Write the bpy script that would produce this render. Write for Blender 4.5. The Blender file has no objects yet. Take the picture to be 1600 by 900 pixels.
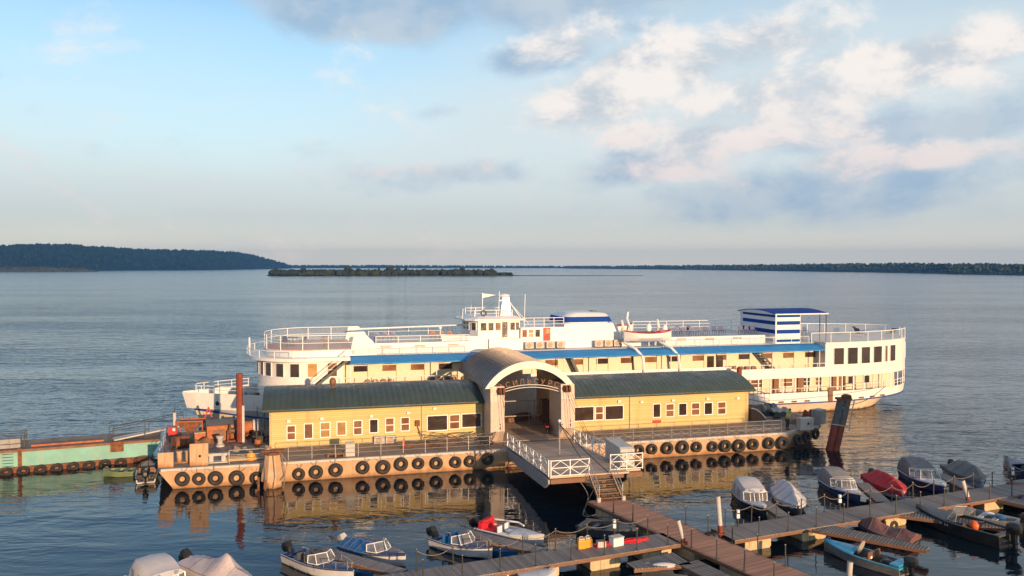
import bpy, bmesh, math, random
import numpy as np
from mathutils import Vector, Matrix
random.seed(7)
S = bpy.context.scene
COL = S.collection
R = math.radians

# ------------------------------------------------------------------ camera
FPX, CAMH = 1256.0, 15.0
PITCH = math.atan(35 / FPX)
cam = bpy.data.objects.new('camera', bpy.data.cameras.new('camera')); COL.objects.link(cam)
cam.data.sensor_width = 36.0
cam.data.lens = 36.0 * FPX / 1600.0
cam.data.clip_start = 0.5; cam.data.clip_end = 30000
cam.location = (0, 0, CAMH); cam.rotation_euler = (math.pi / 2 - PITCH, 0, 0)
S.camera = cam

# ------------------------------------------------------------------ light
SUN_AZ, SUN_EL = 28.5, 7.5       # degrees to the right of straight behind the camera; height
sd = Vector((math.sin(R(SUN_AZ)) * math.cos(R(SUN_EL)), -math.cos(R(SUN_AZ)) * math.cos(R(SUN_EL)), math.sin(R(SUN_EL))))
sun = bpy.data.objects.new('sun', bpy.data.lights.new('sun', 'SUN')); COL.objects.link(sun)
sun.data.energy = 4.2; sun.data.angle = R(0.6); sun.data.color = (1.0, 0.645, 0.355)
sun.rotation_euler = (-sd).to_track_quat('-Z', 'Y').to_euler()
sun.location = sd * 300

vs = S.view_settings
vs.view_transform = 'Standard'; vs.look = 'None'; vs.gamma = 1.0; vs.exposure = 0.5; vs.use_curve_mapping = False
S.render.engine = 'CYCLES'
cy = S.cycles
cy.max_bounces = 6; cy.diffuse_bounces = 2; cy.glossy_bounces = 3; cy.transmission_bounces = 3; cy.transparent_max_bounces = 8
cy.volume_bounces = 0; cy.use_denoising = True; cy.sample_clamp_indirect = 6.0
cy.caustics_reflective = False; cy.caustics_refractive = False

# ------------------------------------------------------------------ node helper
class N:
    """short-hand for building node trees"""
    def __init__(s, tree): s.t = tree; s.n = tree.nodes; s.l = tree.links
    def set(s, sock, v):
        if isinstance(v, bpy.types.NodeSocket): s.l.new(v, sock)
        elif v is not None: sock.default_value = v
    def math(s, op, a, b=None, c=None, clamp=False):
        n = s.n.new('ShaderNodeMath'); n.operation = op; n.use_clamp = clamp
        for i, v in enumerate((a, b, c)): s.set(n.inputs[i], v)
        return n.outputs[0]
    def vmath(s, op, a, b=None, out=0):
        n = s.n.new('ShaderNodeVectorMath'); n.operation = op
        s.set(n.inputs[0], a); s.set(n.inputs[1], b)
        return n.outputs[out]
    def maprange(s, v, a, b, c=0.0, d=1.0, smooth=True):
        n = s.n.new('ShaderNodeMapRange'); n.interpolation_type = 'SMOOTHSTEP' if smooth else 'LINEAR'
        s.set(n.inputs['Value'], v); s.set(n.inputs['From Min'], a); s.set(n.inputs['From Max'], b); s.set(n.inputs['To Min'], c); s.set(n.inputs['To Max'], d)
        return n.outputs['Result']
    def noise(s, vec, scale, detail=3, rough=0.5, dist=0.0):
        n = s.n.new('ShaderNodeTexNoise'); s.set(n.inputs['Vector'], vec)
        n.inputs['Scale'].default_value = scale; n.inputs['Detail'].default_value = detail
        n.inputs['Roughness'].default_value = rough; n.inputs['Distortion'].default_value = dist
        return n.outputs['Fac']
    def mix(s, f, a, b, mode='MIX'):
        n = s.n.new('ShaderNodeMix'); n.data_type = 'RGBA'; n.blend_type = mode
        s.set(n.inputs[0], f)
        for k, v in ((6, a), (7, b)):
            s.set(n.inputs[k], v if isinstance(v, bpy.types.NodeSocket) else (*v[:3], 1))
        return n.outputs[2]
    def mapping(s, vec, loc=(0, 0, 0), rot=(0, 0, 0), scale=(1, 1, 1), kind='POINT'):
        n = s.n.new('ShaderNodeMapping'); n.vector_type = kind; s.set(n.inputs[0], vec)
        n.inputs['Location'].default_value = loc; n.inputs['Rotation'].default_value = rot; n.inputs['Scale'].default_value = scale
        return n.outputs[0]
    def combine(s, x, y, z=0.0):
        n = s.n.new('ShaderNodeCombineXYZ')
        for i, v in enumerate((x, y, z)): s.set(n.inputs[i], v)
        return n.outputs[0]
    def sep(s, v):
        n = s.n.new('ShaderNodeSeparateXYZ'); s.set(n.inputs[0], v); return n.outputs

# ------------------------------------------------------------------ sky
W = bpy.data.worlds.new('World'); S.world = W; W.use_nodes = True
W.node_tree.nodes.clear(); k = N(W.node_tree)
sky = k.n.new('ShaderNodeTexSky'); sky.sky_type = 'NISHITA'; sky.sun_disc = False
sky.sun_elevation = R(SUN_EL); sky.sun_rotation = R(180 - SUN_AZ); sky.altitude = 60; sky.air_density = 1.0; sky.dust_density = 0.6; sky.ozone_density = 2.0
tc = k.n.new('ShaderNodeTexCoord')
dx, dy, dz = k.sep(tc.outputs['Generated'])
az = k.math('MULTIPLY', k.math('ARCTAN2', dx, dy), 57.2958)          # degrees, 0 = north over the water
el = k.math('MULTIPLY', k.math('ARCSINE', dz), 57.2958)
ae = k.combine(az, el)
SKY_GAIN = 0.15
zen = k.mix(k.maprange(el, 14.5, 30.0), (1, 1, 1), (0.13, 0.31, 0.60))
base = k.mix(1.0, sky.outputs[0], (SKY_GAIN * 1.12, SKY_GAIN * 1.26, SKY_GAIN * 1.27), 'MULTIPLY')
base = k.mix(1.0, base, zen, 'MULTIPLY')
# thin high veil: pale, thicker towards the horizon and to the right
veil_n = k.noise(k.mapping(ae, scale=(0.05, 0.16, 1)), 1.0, 4, 0.55)
veil = k.maprange(el, 19.0, 4.0, 0.10, 0.97)
veil = k.math('ADD', veil, k.maprange(az, -18.0, 10.0, 0.0, 0.5))
veil = k.math('ADD', veil, k.math('MULTIPLY', k.math('SUBTRACT', veil_n, 0.5), 0.5), clamp=True)
veil_col = k.mix(k.maprange(el, 0.5, 9.0), (0.475, 0.475, 0.46), (0.535, 0.59, 0.605))
col = k.mix(k.math('MULTIPLY', veil, 0.92), base, veil_col)
def px_ae(x, y): return math.degrees(math.atan((x - 800) / FPX)), math.degrees(math.atan((415 - y) / FPX * math.cos(math.atan((x - 800) / FPX))))
def blobs(L):
    tot = None
    for (x, y, rx, ry, rot, amp) in L:
        a, e = px_ae(x, y)
        v = k.mapping(ae, loc=(a, e, 0), rot=(0, 0, R(rot)), scale=(rx / 21.9, ry / 21.9, 1), kind='TEXTURE')
        d = k.vmath('LENGTH', v, None, 1)
        m = k.math('MULTIPLY', k.maprange(d, 1.0, 0.0), amp)
        tot = m if tot is None else k.math('MAXIMUM', tot, m)
    return tot
def fbm(off, sc, detail=6, rough=0.55):
    v = k.mapping(ae, loc=(off[0], off[1], 0), scale=(0.62 * sc, 1.0 * sc, 1))
    return k.noise(v, 1.0, detail, rough, 0.25)
# flat grey-blue layers
gmask = blobs([(600, 15, 300, 90, 3, 1.5), (900, -10, 420, 95, 2, 1.45), (830, 92, 140, 44, 8, 1.15), (1420, 205, 380, 60, 3, .8), (1300, 300, 560, 80, 2, 1.1), (700, 275, 300, 40, 2, .6),
               (1000, 262, 240, 60, 8, .85), (650, 180, 120, 22, 4, .45), (500, 235, 140, 26, 0, .45), (850, 190, 110, 24, 4, .9), (1560, 165, 170, 70, 0, .6),
               (60, -60, 200, 40, 0, .5), (1000, 40, 200, 30, 5, .7), (1130, 90, 90, 30, 0, .5)])
gn = fbm((3.1, 7.7), 0.22, 7, 0.6)
gd = k.maprange(k.math('ADD', k.math('MULTIPLY', gmask, 0.8), k.math('MULTIPLY', k.math('SUBTRACT', gn, 0.5), 1.9)), 0.12, 0.85)
gcol = k.mix(k.maprange(fbm((9, 2), 0.3, 4), 0.35, 0.65), (0.25, 0.355, 0.475), (0.395, 0.45, 0.505))
col = k.mix(k.math('MULTIPLY', gd, 0.85), col, gcol)
# cumulus, lit from the low sun behind the viewer
wmask = blobs([(930, 150, 200, 85, 14, 1.1), (1040, 100, 260, 80, 12, 1.1), (1180, 62, 240, 75, 4, 1.0), (880, 70, 170, 55, 8, .8), (985, 215, 85, 36, 5, .95), (1090, 220, 110, 48, 10, 1.0),
               (1205, 205, 130, 50, 14, 1.0), (1440, 95, 240, 75, 6, 1.05), (1340, 140, 150, 55, 0, .9), (1550, 70, 110, 60, 0, 1.0), (1010, 265, 170, 36, 2, .85), (660, 268, 190, 28, 2, .72),
               (510, 225, 80, 18, 0, .5), (1450, 245, 300, 36, 1, .85), (210, 185, 50, 10, 0, .45), (1250, 150, 460, 130, 6, .68)])
n0 = fbm((0.0, 0.0), 0.25, 10, 0.64)
n1 = fbm((0.24, -0.34), 0.25, 7, 0.62)
nb = fbm((5.5, 1.5), 0.11, 3, 0.5)
raw = k.math('ADD', k.math('MULTIPLY', wmask, 0.95), k.math('ADD', k.math('MULTIPLY', k.math('SUBTRACT', n0, 0.5), 2.4), k.math('MULTIPLY', k.math('SUBTRACT', nb, 0.5), 1.0)))
cd = k.math('MULTIPLY', k.maprange(raw, 0.10, 0.78), 0.94)
lit = k.maprange(k.math('ADD', k.math('SUBTRACT', n0, n1), k.math('MULTIPLY', k.math('SUBTRACT', n0, 0.5), 0.8)), -0.24, 0.16)
warm = k.mix(k.maprange(el, 5.5, 12.0), (0.64, 0.565, 0.545), (0.71, 0.66, 0.62))
ccol = k.mix(lit, (0.42, 0.46, 0.505), warm)
col = k.mix(cd, col, ccol)
col = k.mix(1.0, col, k.mix(k.maprange(el, 0.2, 3.6), (1.5, 1.36, 1.16), (1, 1, 1)), 'MULTIPLY')
# the part of the sky outside the view: scattered cloud
behind = k.maprange(k.math('ABSOLUTE', az), 40.0, 60.0)
far_n = k.noise(tc.outputs['Generated'], 3.2, 5, 0.55)
col = k.mix(k.math('MULTIPLY', k.maprange(far_n, 0.5, 0.68), k.math('MULTIPLY', behind, 0.6)), col, (0.34, 0.30, 0.29))
bg = k.n.new('ShaderNodeBackground'); k.set(bg.inputs[0], col); bg.inputs[1].default_value = 1.0
wo = k.n.new('ShaderNodeOutputWorld'); k.l.new(bg.outputs[0], wo.inputs[0])
W.cycles.sampling_method = 'MANUAL'; W.cycles.sample_map_resolution = 512
# ------------------------------------------------------------------ frames and helpers
TH = R(14.5)                      # the landing stage and the ship lie at this angle
CU, SU = math.cos(TH), math.sin(TH)
ORG = Vector((0.0, 59.3, 0.0))
def UV(u, v, z=0.0): return Vector((ORG.x + u * CU - v * SU, ORG.y + u * SU + v * CU, z))
def ray(x, y):
    a, b, c = (x - 800) / FPX, 1.0, -(y - 450) / FPX
    cp, sp = math.cos(-PITCH), math.sin(-PITCH)
    return Vector((a, b * cp - c * sp, b * sp + c * cp))
def PZ(x, y, z):                  # point at height z seen at photo pixel x, y
    r = ray(x, y); return Vector((0, 0, CAMH)) + r * ((z - CAMH) / r.z)
def loc(w): d = w - ORG; return Vector((d.x * CU + d.y * SU, -d.x * SU + d.y * CU, w.z))
def LZ(x, y, z): return loc(PZ(x, y, z))
def LV(x, y, v):                  # (u, z) on the vertical plane v
    r = ray(x, y); n = Vector((-SU, CU, 0)); c = Vector((0, 0, CAMH))
    t = (v - (c - ORG).dot(n)) / r.dot(n)
    q = loc(c + r * t); return q.x, q.z

class MB:
    def __init__(s): s.v = []; s.f = []
    def add(s, vs, fs):
        o = len(s.v); s.v += [tuple(v) for v in vs]; s.f += [tuple(i + o for i in f) for f in fs]; return s
    def box(s, a, b):
        x0, y0, z0 = a; x1, y1, z1 = b
        if x0 > x1: x0, x1 = x1, x0
        if y0 > y1: y0, y1 = y1, y0
        if z0 > z1: z0, z1 = z1, z0
        return s.add([(x0, y0, z0), (x1, y0, z0), (x1, y1, z0), (x0, y1, z0), (x0, y0, z1), (x1, y0, z1), (x1, y1, z1), (x0, y1, z1)],
                     [(0, 3, 2, 1), (4, 5, 6, 7), (0, 1, 5, 4), (1, 2, 6, 5), (2, 3, 7, 6), (3, 0, 4, 7)])
    def cbox(s, c, size, m=None):
        h = Vector(size) / 2; pts = [Vector((x, y, z)) for z in (-h.z, h.z) for x, y in ((-h.x, -h.y), (h.x, -h.y), (h.x, h.y), (-h.x, h.y))]
        if m is not None: pts = [m @ p for p in pts]
        return s.add([p + Vector(c) for p in pts], [(0, 3, 2, 1), (4, 5, 6, 7), (0, 1, 5, 4), (1, 2, 6, 5), (2, 3, 7, 6), (3, 0, 4, 7)])
    def beam(s, a, b, w, h, up=(0, 0, 1)):
        a, b = Vector(a), Vector(b); d = (b - a); L = d.length; d.normalize()
        side = d.cross(Vector(up)); side = side.normalized() if side.length > 1e-5 else Vector((1, 0, 0)); u2 = side.cross(d)
        m = Matrix((d, side, u2)).transposed()
        return s.cbox((a + b) / 2, (L, w, h), m)
    def loft(s, rings, closed=True, caps=True):
        n = len(rings[0]); o = len(s.v)
        for r in rings: s.v += [tuple(p) for p in r]
        for i in range(len(rings) - 1):
            for j in range(n if closed else n - 1):
                a, b = o + i * n + j, o + i * n + (j + 1) % n
                s.f.append((a, b, b + n, a + n))
        if caps and closed:
            s.f.append(tuple(o + j for j in reversed(range(n)))); e = o + (len(rings) - 1) * n
            s.f.append(tuple(e + j for j in range(n)))
        return s
    def tube(s, pts, r, n=6, closed=False, caps=True):
        pts = [Vector(p) for p in pts]; m = len(pts); rings = []
        for i, p in enumerate(pts):
            if closed: d = pts[(i + 1) % m] - pts[i - 1]
            else: d = pts[min(i + 1, m - 1)] - pts[max(i - 1, 0)]
            d = d.normalized() if d.length > 1e-9 else Vector((0, 0, 1))
            up = Vector((0, 0, 1)) if abs(d.z) < 0.95 else Vector((1, 0, 0))
            a = d.cross(up).normalized(); b = a.cross(d)
            rr = r[i] if isinstance(r, (list, tuple)) else r
            rings.append([p + a * rr * math.cos(2 * math.pi * q / n) + b * rr * math.sin(2 * math.pi * q / n) for q in range(n)])
        if closed: rings.append(rings[0]); caps = False
        return s.loft(rings, True, caps)
    def torus(s, c, Rr, r, ax=1, n=24, k_=10, squash=1.0):
        c = Vector(c); rings = []
        for i in range(n + 1):
            t = 2 * math.pi * i / n; ring = []
            for j in range(k_):
                q = 2 * math.pi * j / k_; rad = Rr + r * math.cos(q); h = r * squash * math.sin(q)
                p = [0, 0, 0]; p[ax] = h; p[(ax + 1) % 3] = rad * math.cos(t); p[(ax + 2) % 3] = rad * math.sin(t)
                ring.append(c + Vector(p))
            rings.append(ring)
        return s.loft(rings, True, False)
    def ball(s, c, r, n=10, m=6):
        r = (r, r, r) if not isinstance(r, (tuple, list)) else r; c = Vector(c); rings = []
        for i in range(m + 1):
            a = math.pi * (i + 0.02) / (m + 0.04)
            rings.append([c + Vector((r[0] * math.sin(a) * math.cos(2 * math.pi * j / n), r[1] * math.sin(a) * math.sin(2 * math.pi * j / n), -r[2] * math.cos(a))) for j in range(n)])
        return s.loft(rings, True, True)
    def prism(s, poly, f, h0, h1):          # poly in 2D, f(a, b, h) -> 3D
        n = len(poly); o = len(s.v)
        for h in (h0, h1): s.v += [tuple(f(a, b, h)) for a, b in poly]
        s.f.append(tuple(o + i for i in reversed(range(n)))); s.f.append(tuple(o + n + i for i in range(n)))
        for i in range(n):
            j = (i + 1) % n; s.f.append((o + i, o + j, o + n + j, o + n + i))
        return s
    def strip(s, pts, z0, z1, closed=False):  # vertical wall along plan points
        lo = [(p[0], p[1], z0(p) if callable(z0) else z0) for p in pts]; hi = [(p[0], p[1], z1(p) if callable(z1) else z1) for p in pts]
        return s.loft([lo, hi], closed, False)
    def sheet(s, pts, z): return s.add([(p[0], p[1], z) for p in pts], [tuple(range(len(pts)))])
    def slab(s, pts, z0, z1):
        return s.prism([(p[0], p[1]) for p in pts], lambda a, b, h: (a, b, h), z0, z1)

OFF = {}
def mesh(name, mb, mat, off=(0, 0, 0), smooth=False, bevel=0.0):
    me = bpy.data.meshes.new(name)
    o = Vector(off)
    me.from_pydata([(v[0] - o.x, v[1] - o.y, v[2] - o.z) for v in mb.v], [], mb.f)
    bm = bmesh.new(); bm.from_mesh(me)
    bmesh.ops.remove_doubles(bm, verts=bm.verts, dist=1e-5)
    bmesh.ops.recalc_face_normals(bm, faces=bm.faces)
    if bevel > 0:
        ed = [e for e in bm.edges if len(e.link_faces) == 2 and e.calc_face_angle(0) > 0.6]
        bmesh.ops.bevel(bm, geom=ed, offset=bevel, segments=2, affect='EDGES', profile=0.6, clamp_overlap=True)
    if smooth:
        for f in bm.faces: f.smooth = True
        for e in bm.edges:
            if len(e.link_faces) == 2 and e.calc_face_angle(0) > R(38): e.smooth = False
    bm.to_mesh(me); bm.free()
    me.materials.append(mat)
    return me
def part(name, mb, mat, parent, smooth=False, bevel=0.0, label=None):
    ob = bpy.data.objects.new(name, mesh(name, mb, mat, OFF[parent.name], smooth, bevel)); COL.objects.link(ob)
    ob.parent = parent; OFF[ob.name] = OFF[parent.name]
    if label: ob['label'] = label
    return ob
def tag(o, label, cat, group=None):
    o['label'] = label; o['category'] = cat
    if group: o['group'] = group
    return o
def thing(name, label, cat, p, rz=0.0, group=None, off=(0, 0, 0)):
    """an Empty at the thing's base; its parts are given in coordinates from which off is taken"""
    o = bpy.data.objects.new(name, None); COL.objects.link(o); o.empty_display_size = 0.3
    o.location = p; o.rotation_euler = (0, 0, rz); OFF[o.name] = off
    return tag(o, label, cat, group)
def uvthing(name, label, cat, u, v, z=0.0, group=None, rz=0.0):
    """a thing standing at u, v in the landing stage's frame; parts given in that frame unless rz is set"""
    return thing(name, label, cat, UV(u, v, z), TH + rz, group, (u, v, z) if rz == 0 else (0, 0, 0))
def whole(name, label, cat, mb, mat, p=(0, 0, 0), rz=0.0, group=None, smooth=False, bevel=0.0, off=(0, 0, 0)):
    o = bpy.data.objects.new(name, mesh(name, mb, mat, off, smooth, bevel)); COL.objects.link(o)
    o.location = p; o.rotation_euler = (0, 0, rz)
    return tag(o, label, cat, group)
def struct(name, mb, mat, kind='structure', smooth=False):
    o = bpy.data.objects.new(name, mesh(name, mb, mat, smooth=smooth)); COL.objects.link(o); o['kind'] = kind; return o
def dup(root, p=None, rz=None, label=None, group=None):
    r = root.copy(); COL.objects.link(r); OFF[r.name] = OFF.get(root.name, (0, 0, 0))
    if p is not None: r.location = p
    if rz is not None: r.rotation_euler = (0, 0, rz)
    if label: r['label'] = label
    if group: r['group'] = group
    for ch in list(root.children):
        c = ch.copy(); COL.objects.link(c); c.parent = r
        for g in list(ch.children):
            d = g.copy(); COL.objects.link(d); d.parent = c
    return r

# ------------------------------------------------------------------ materials
MATS = {}
def pm(name, c, rough=0.5, metal=0.0, var=0.10, scale=3.0, bump=0.0, bdist=0.02, dirt=None, dirt_amt=0.0, dirt_scale=1.5, streak=False, spec=0.5, alpha=1.0, coat=0.0, wet=None):
    """painted or raw surface with uneven tone, optional dirt or rust patches with a shape of their own"""
    if name in MATS: return MATS[name]
    m = bpy.data.materials.new(name); m.use_nodes = True; q = N(m.node_tree)
    p = m.node_tree.nodes['Principled BSDF']
    t = q.n.new('ShaderNodeTexCoord').outputs['Object']
    n = q.noise(t, scale, 5, 0.6)
    c1 = tuple(max(0, x * (1 - var)) for x in c); c2 = tuple(min(1, x * (1 + var)) for x in c)
    col = q.mix(q.maprange(n, 0.3, 0.7), c1, c2)
    if dirt:
        dv = q.mapping(t, scale=(1, 1, 0.12)) if streak else t
        dn = q.noise(dv, dirt_scale * (2.5 if streak else 1), 6, 0.65)
        f = q.maprange(dn, 0.62 - dirt_amt * 0.3, 0.72 - dirt_amt * 0.2)
        col = q.mix(q.math('MULTIPLY', f, min(1, dirt_amt + 0.25)), col, dirt)
    if wet:      # rust and slime along the waterline
        zz = q.sep(t)[2]; wz = q.math('ADD', zz, q.math('MULTIPLY', q.math('SUBTRACT', q.noise(q.mapping(t, scale=(1, 1, .3)), 1.7, 6, .65), 0.5), 0.9))
        col = q.mix(q.math('MULTIPLY', q.maprange(wz, wet[0], wet[0] - .35), .85), col, wet[1])
        col = q.mix(q.math('MULTIPLY', q.maprange(q.math('ADD', zz, q.math('MULTIPLY', q.math('SUBTRACT', wz, zz), .2)), .1, .02), .8), col, (0.03, 0.028, 0.018))
    q.set(p.inputs['Base Color'], col)
    rn = q.maprange(q.noise(t, scale * 2.3, 3), 0.3, 0.7, max(0.02, rough - 0.1), min(1, rough + 0.1))
    q.set(p.inputs['Roughness'], rn)
    p.inputs['Metallic'].default_value = metal; p.inputs['Specular IOR Level'].default_value = spec
    p.inputs['Alpha'].default_value = alpha; p.inputs['Coat Weight'].default_value = coat
    if bump:
        b = q.n.new('ShaderNodeBump'); b.inputs['Strength'].default_value = min(1, bump); b.inputs['Distance'].default_value = bdist
        q.set(b.inputs['Height'], q.noise(t, scale * 5, 4, 0.6, 1.0 if bdist > .03 else 0.0)); q.set(p.inputs['Normal'], b.outputs[0])
    MATS[name] = m; return m
RUST = (0.16, 0.055, 0.022)
white = pm('white_paint', (0.80, 0.79, 0.77), 0.38, var=0.04, dirt=(0.50, 0.38, 0.27), dirt_amt=0.16, streak=True)
white_clean = pm('white_enamel', (0.82, 0.82, 0.81), 0.3, var=0.03)
cream_hull = pm('cream_hull_paint', (0.72, 0.60, 0.46), 0.5, var=0.08, scale=1.2, dirt=(0.34, 0.15, 0.06), dirt_amt=0.22, streak=True, wet=(0.3, (0.40, 0.20, 0.09)))
stage_hull = pm('buff_hull_paint', (0.54, 0.345, 0.20), 0.55, var=0.14, scale=1.0, wet=(0.42, (0.34, 0.15, 0.055)), dirt=(0.30, 0.13, 0.05), dirt_amt=0.2, streak=True, bump=0.2)
house_cream = pm('cream_wall_paint', (0.74, 0.63, 0.46), 0.5, var=0.05)
blue_stripe = pm('blue_stripe_paint', (0.012, 0.06, 0.27), 0.4, var=0.1)
royal_blue = pm('royal_blue_paint', (0.006, 0.05, 0.30), 0.75, var=0.08, spec=0.15)
awning_blue = pm('awning_blue_cloth', (0.022, 0.21, 0.52), 0.65, var=0.08, scale=1.0)
pink_deck = pm('pink_deck_paint', (0.56, 0.27, 0.21), 0.6, var=0.1, scale=2)
deck_grey = pm('grey_deck_paint', (0.30, 0.28, 0.26), 0.65, var=0.15, scale=1.3, dirt=(0.2, 0.12, 0.07), dirt_amt=0.2)
deck_pale = pm('pale_deck_paint', (0.52, 0.55, 0.56), 0.6, var=0.08)
stage_deck = pm('rusty_stage_deck', (0.27, 0.20, 0.15), 0.75, var=0.2, scale=0.9, dirt=RUST, dirt_amt=0.35, bump=0.3)
rust = pm('rusty_iron', (0.19, 0.07, 0.030), 0.8, var=0.35, scale=4, dirt=(0.07, 0.03, 0.02), dirt_amt=0.3, bump=0.5)
rust_red = pm('red_oxide_paint', (0.23, 0.045, 0.022), 0.7, var=0.2, scale=2, dirt=(0.09, 0.03, 0.02), dirt_amt=0.25, streak=True)
orange_rust = pm('orange_machine_paint', (0.42, 0.13, 0.04), 0.65, var=0.2, scale=3, dirt=(0.1, 0.04, 0.02), dirt_amt=0.35)
rubber = pm('tyre_rubber', (0.030, 0.026, 0.024), 0.75, var=0.3, scale=8, dirt=(0.10, 0.07, 0.05), dirt_amt=0.25, bump=0.3)
black = pm('black_plastic', (0.014, 0.014, 0.016), 0.35, var=0.2)
black_hull = pm('black_hull_paint', (0.016, 0.016, 0.018), 0.45, var=0.2, dirt=(0.06, 0.05, 0.045), dirt_amt=0.15)
dark_grey = pm('dark_grey_paint', (0.075, 0.078, 0.082), 0.5, var=0.15)
mid_grey = pm('grey_paint', (0.30, 0.30, 0.30), 0.55, var=0.12, dirt=(0.17, 0.10, 0.06), dirt_amt=0.2, streak=True)
pale_grey = pm('pale_grey_paint', (0.50, 0.48, 0.45), 0.55, var=0.08, dirt=(0.28, 0.17, 0.10), dirt_amt=0.18, streak=True)
steel = pm('galvanised_steel', (0.45, 0.44, 0.42), 0.42, metal=0.6, var=0.15, scale=6)
dark_steel = pm('dark_post_steel', (0.06, 0.058, 0.056), 0.55, metal=0.3, var=0.25, scale=6)
rope_mat = pm('old_rope', (0.21, 0.19, 0.16), 0.9, var=0.2, scale=20)
blue_rope = pm('dark_cable', (0.03, 0.03, 0.032), 0.7, var=0.2)
brown = pm('brown_paint', (0.20, 0.095, 0.05), 0.6, var=0.15)
chair_brown = pm('brown_chair_plastic', (0.22, 0.085, 0.06), 0.5, var=0.1)
chair_blue = pm('blue_chair_plastic', (0.05, 0.07, 0.19), 0.45, var=0.1)
red = pm('red_cloth', (0.60, 0.012, 0.022), 0.75, var=0.15, scale=1.5, bump=0.9, bdist=0.06)
red_paint = pm('red_paint', (0.52, 0.02, 0.02), 0.5, var=0.1)
yellow = pm('yellow_plastic', (0.72, 0.33, 0.03), 0.45, var=0.08)
vest = pm('safety_yellow_cloth', (0.50, 0.62, 0.05), 0.8, var=0.1)
teal = pm('teal_hull_paint', (0.19, 0.43, 0.38), 0.5, var=0.12, scale=0.7, dirt=(0.36, 0.30, 0.22), dirt_amt=0.28, streak=True)
green = pm('olive_boat_paint', (0.15, 0.20, 0.10), 0.55, var=0.15)
skin = pm('skin', (0.48, 0.27, 0.18), 0.55, var=0.08)
cloth_dark = pm('dark_trousers_cloth', (0.045, 0.05, 0.06), 0.85, var=0.15)
hair = pm('dark_hair', (0.02, 0.014, 0.01), 0.6)
boat_white = pm('boat_white_paint', (0.62, 0.61, 0.60), 0.35, var=0.06, dirt=(0.3, 0.24, 0.18), dirt_amt=0.14, streak=True, wet=(0.16, (0.2, 0.17, 0.11)))
boat_navy = pm('boat_navy_paint', (0.030, 0.048, 0.12), 0.35, var=0.12)
boat_blue = pm('boat_blue_paint', (0.02, 0.12, 0.30), 0.4, var=0.1)
boat_cyan = pm('boat_cyan_paint', (0.04, 0.36, 0.56), 0.4, var=0.08)
boat_alu = pm('worn_aluminium', (0.26, 0.25, 0.24), 0.45, metal=0.35, var=0.15, dirt=(0.25, 0.11, 0.04), dirt_amt=0.14)
cover_white = pm('white_tarpaulin', (0.62, 0.60, 0.62), 0.7, var=0.06, scale=1.5, bump=0.9, bdist=0.06)
cover_pink = pm('pale_pink_tarpaulin', (0.62, 0.53, 0.52), 0.7, var=0.06, scale=1.5, bump=0.9, bdist=0.06)
cover_grey = pm('grey_tarpaulin', (0.20, 0.195, 0.19), 0.75, var=0.12, scale=1.5, bump=0.9, bdist=0.06)
cover_maroon = pm('maroon_tarpaulin', (0.16, 0.075, 0.075), 0.75, var=0.15, scale=1.5, bump=0.9, bdist=0.06)
canopy_grey = pm('grey_canopy_cloth', (0.25, 0.235, 0.23), 0.75, var=0.1)
canopy_white = pm('white_canopy_cloth', (0.60, 0.56, 0.54), 0.65, var=0.06)
beige = pm('beige_plastic', (0.50, 0.44, 0.33), 0.5, var=0.08)
float_mat = pm('cream_float_plastic', (0.60, 0.46, 0.28), 0.5, var=0.12, dirt=(0.2, 0.1, 0.05), dirt_amt=0.3, streak=True)
orange_pl = pm('orange_plastic', (0.75, 0.12, 0.02), 0.45)
blue_deckhouse = pm('dark_teal_paint', (0.04, 0.14, 0.22), 0.5, var=0.1)
def glass_dark(name, c=(0.05, 0.032, 0.022), rough=0.06):
    m = pm(name, c, rough, var=0.3, scale=0.7, spec=0.9); return m
pane_dark = glass_dark('dark_window_glass')
pane_brown = glass_dark('curtained_window_glass', (0.22, 0.10, 0.045), 0.12)
pane_gold = glass_dark('gold_glow_glass', (0.42, 0.24, 0.09), 0.15)  # golden sky glow reflected in some windows, put into the pane colour
def clear_glass(name, tint, a):
    m = bpy.data.materials.new(name); m.use_nodes = True; p = m.node_tree.nodes['Principled BSDF']
    p.inputs['Base Color'].default_value = (*tint, 1); p.inputs['Roughness'].default_value = 0.06; p.inputs['Alpha'].default_value = a; p.inputs['Specular IOR Level'].default_value = 0.7
    return m
screen_glass = clear_glass('windshield_glass', (0.28, 0.28, 0.28), 0.45)
rail_glass = clear_glass('rail_glass', (0.55, 0.62, 0.66), 0.2)

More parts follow.
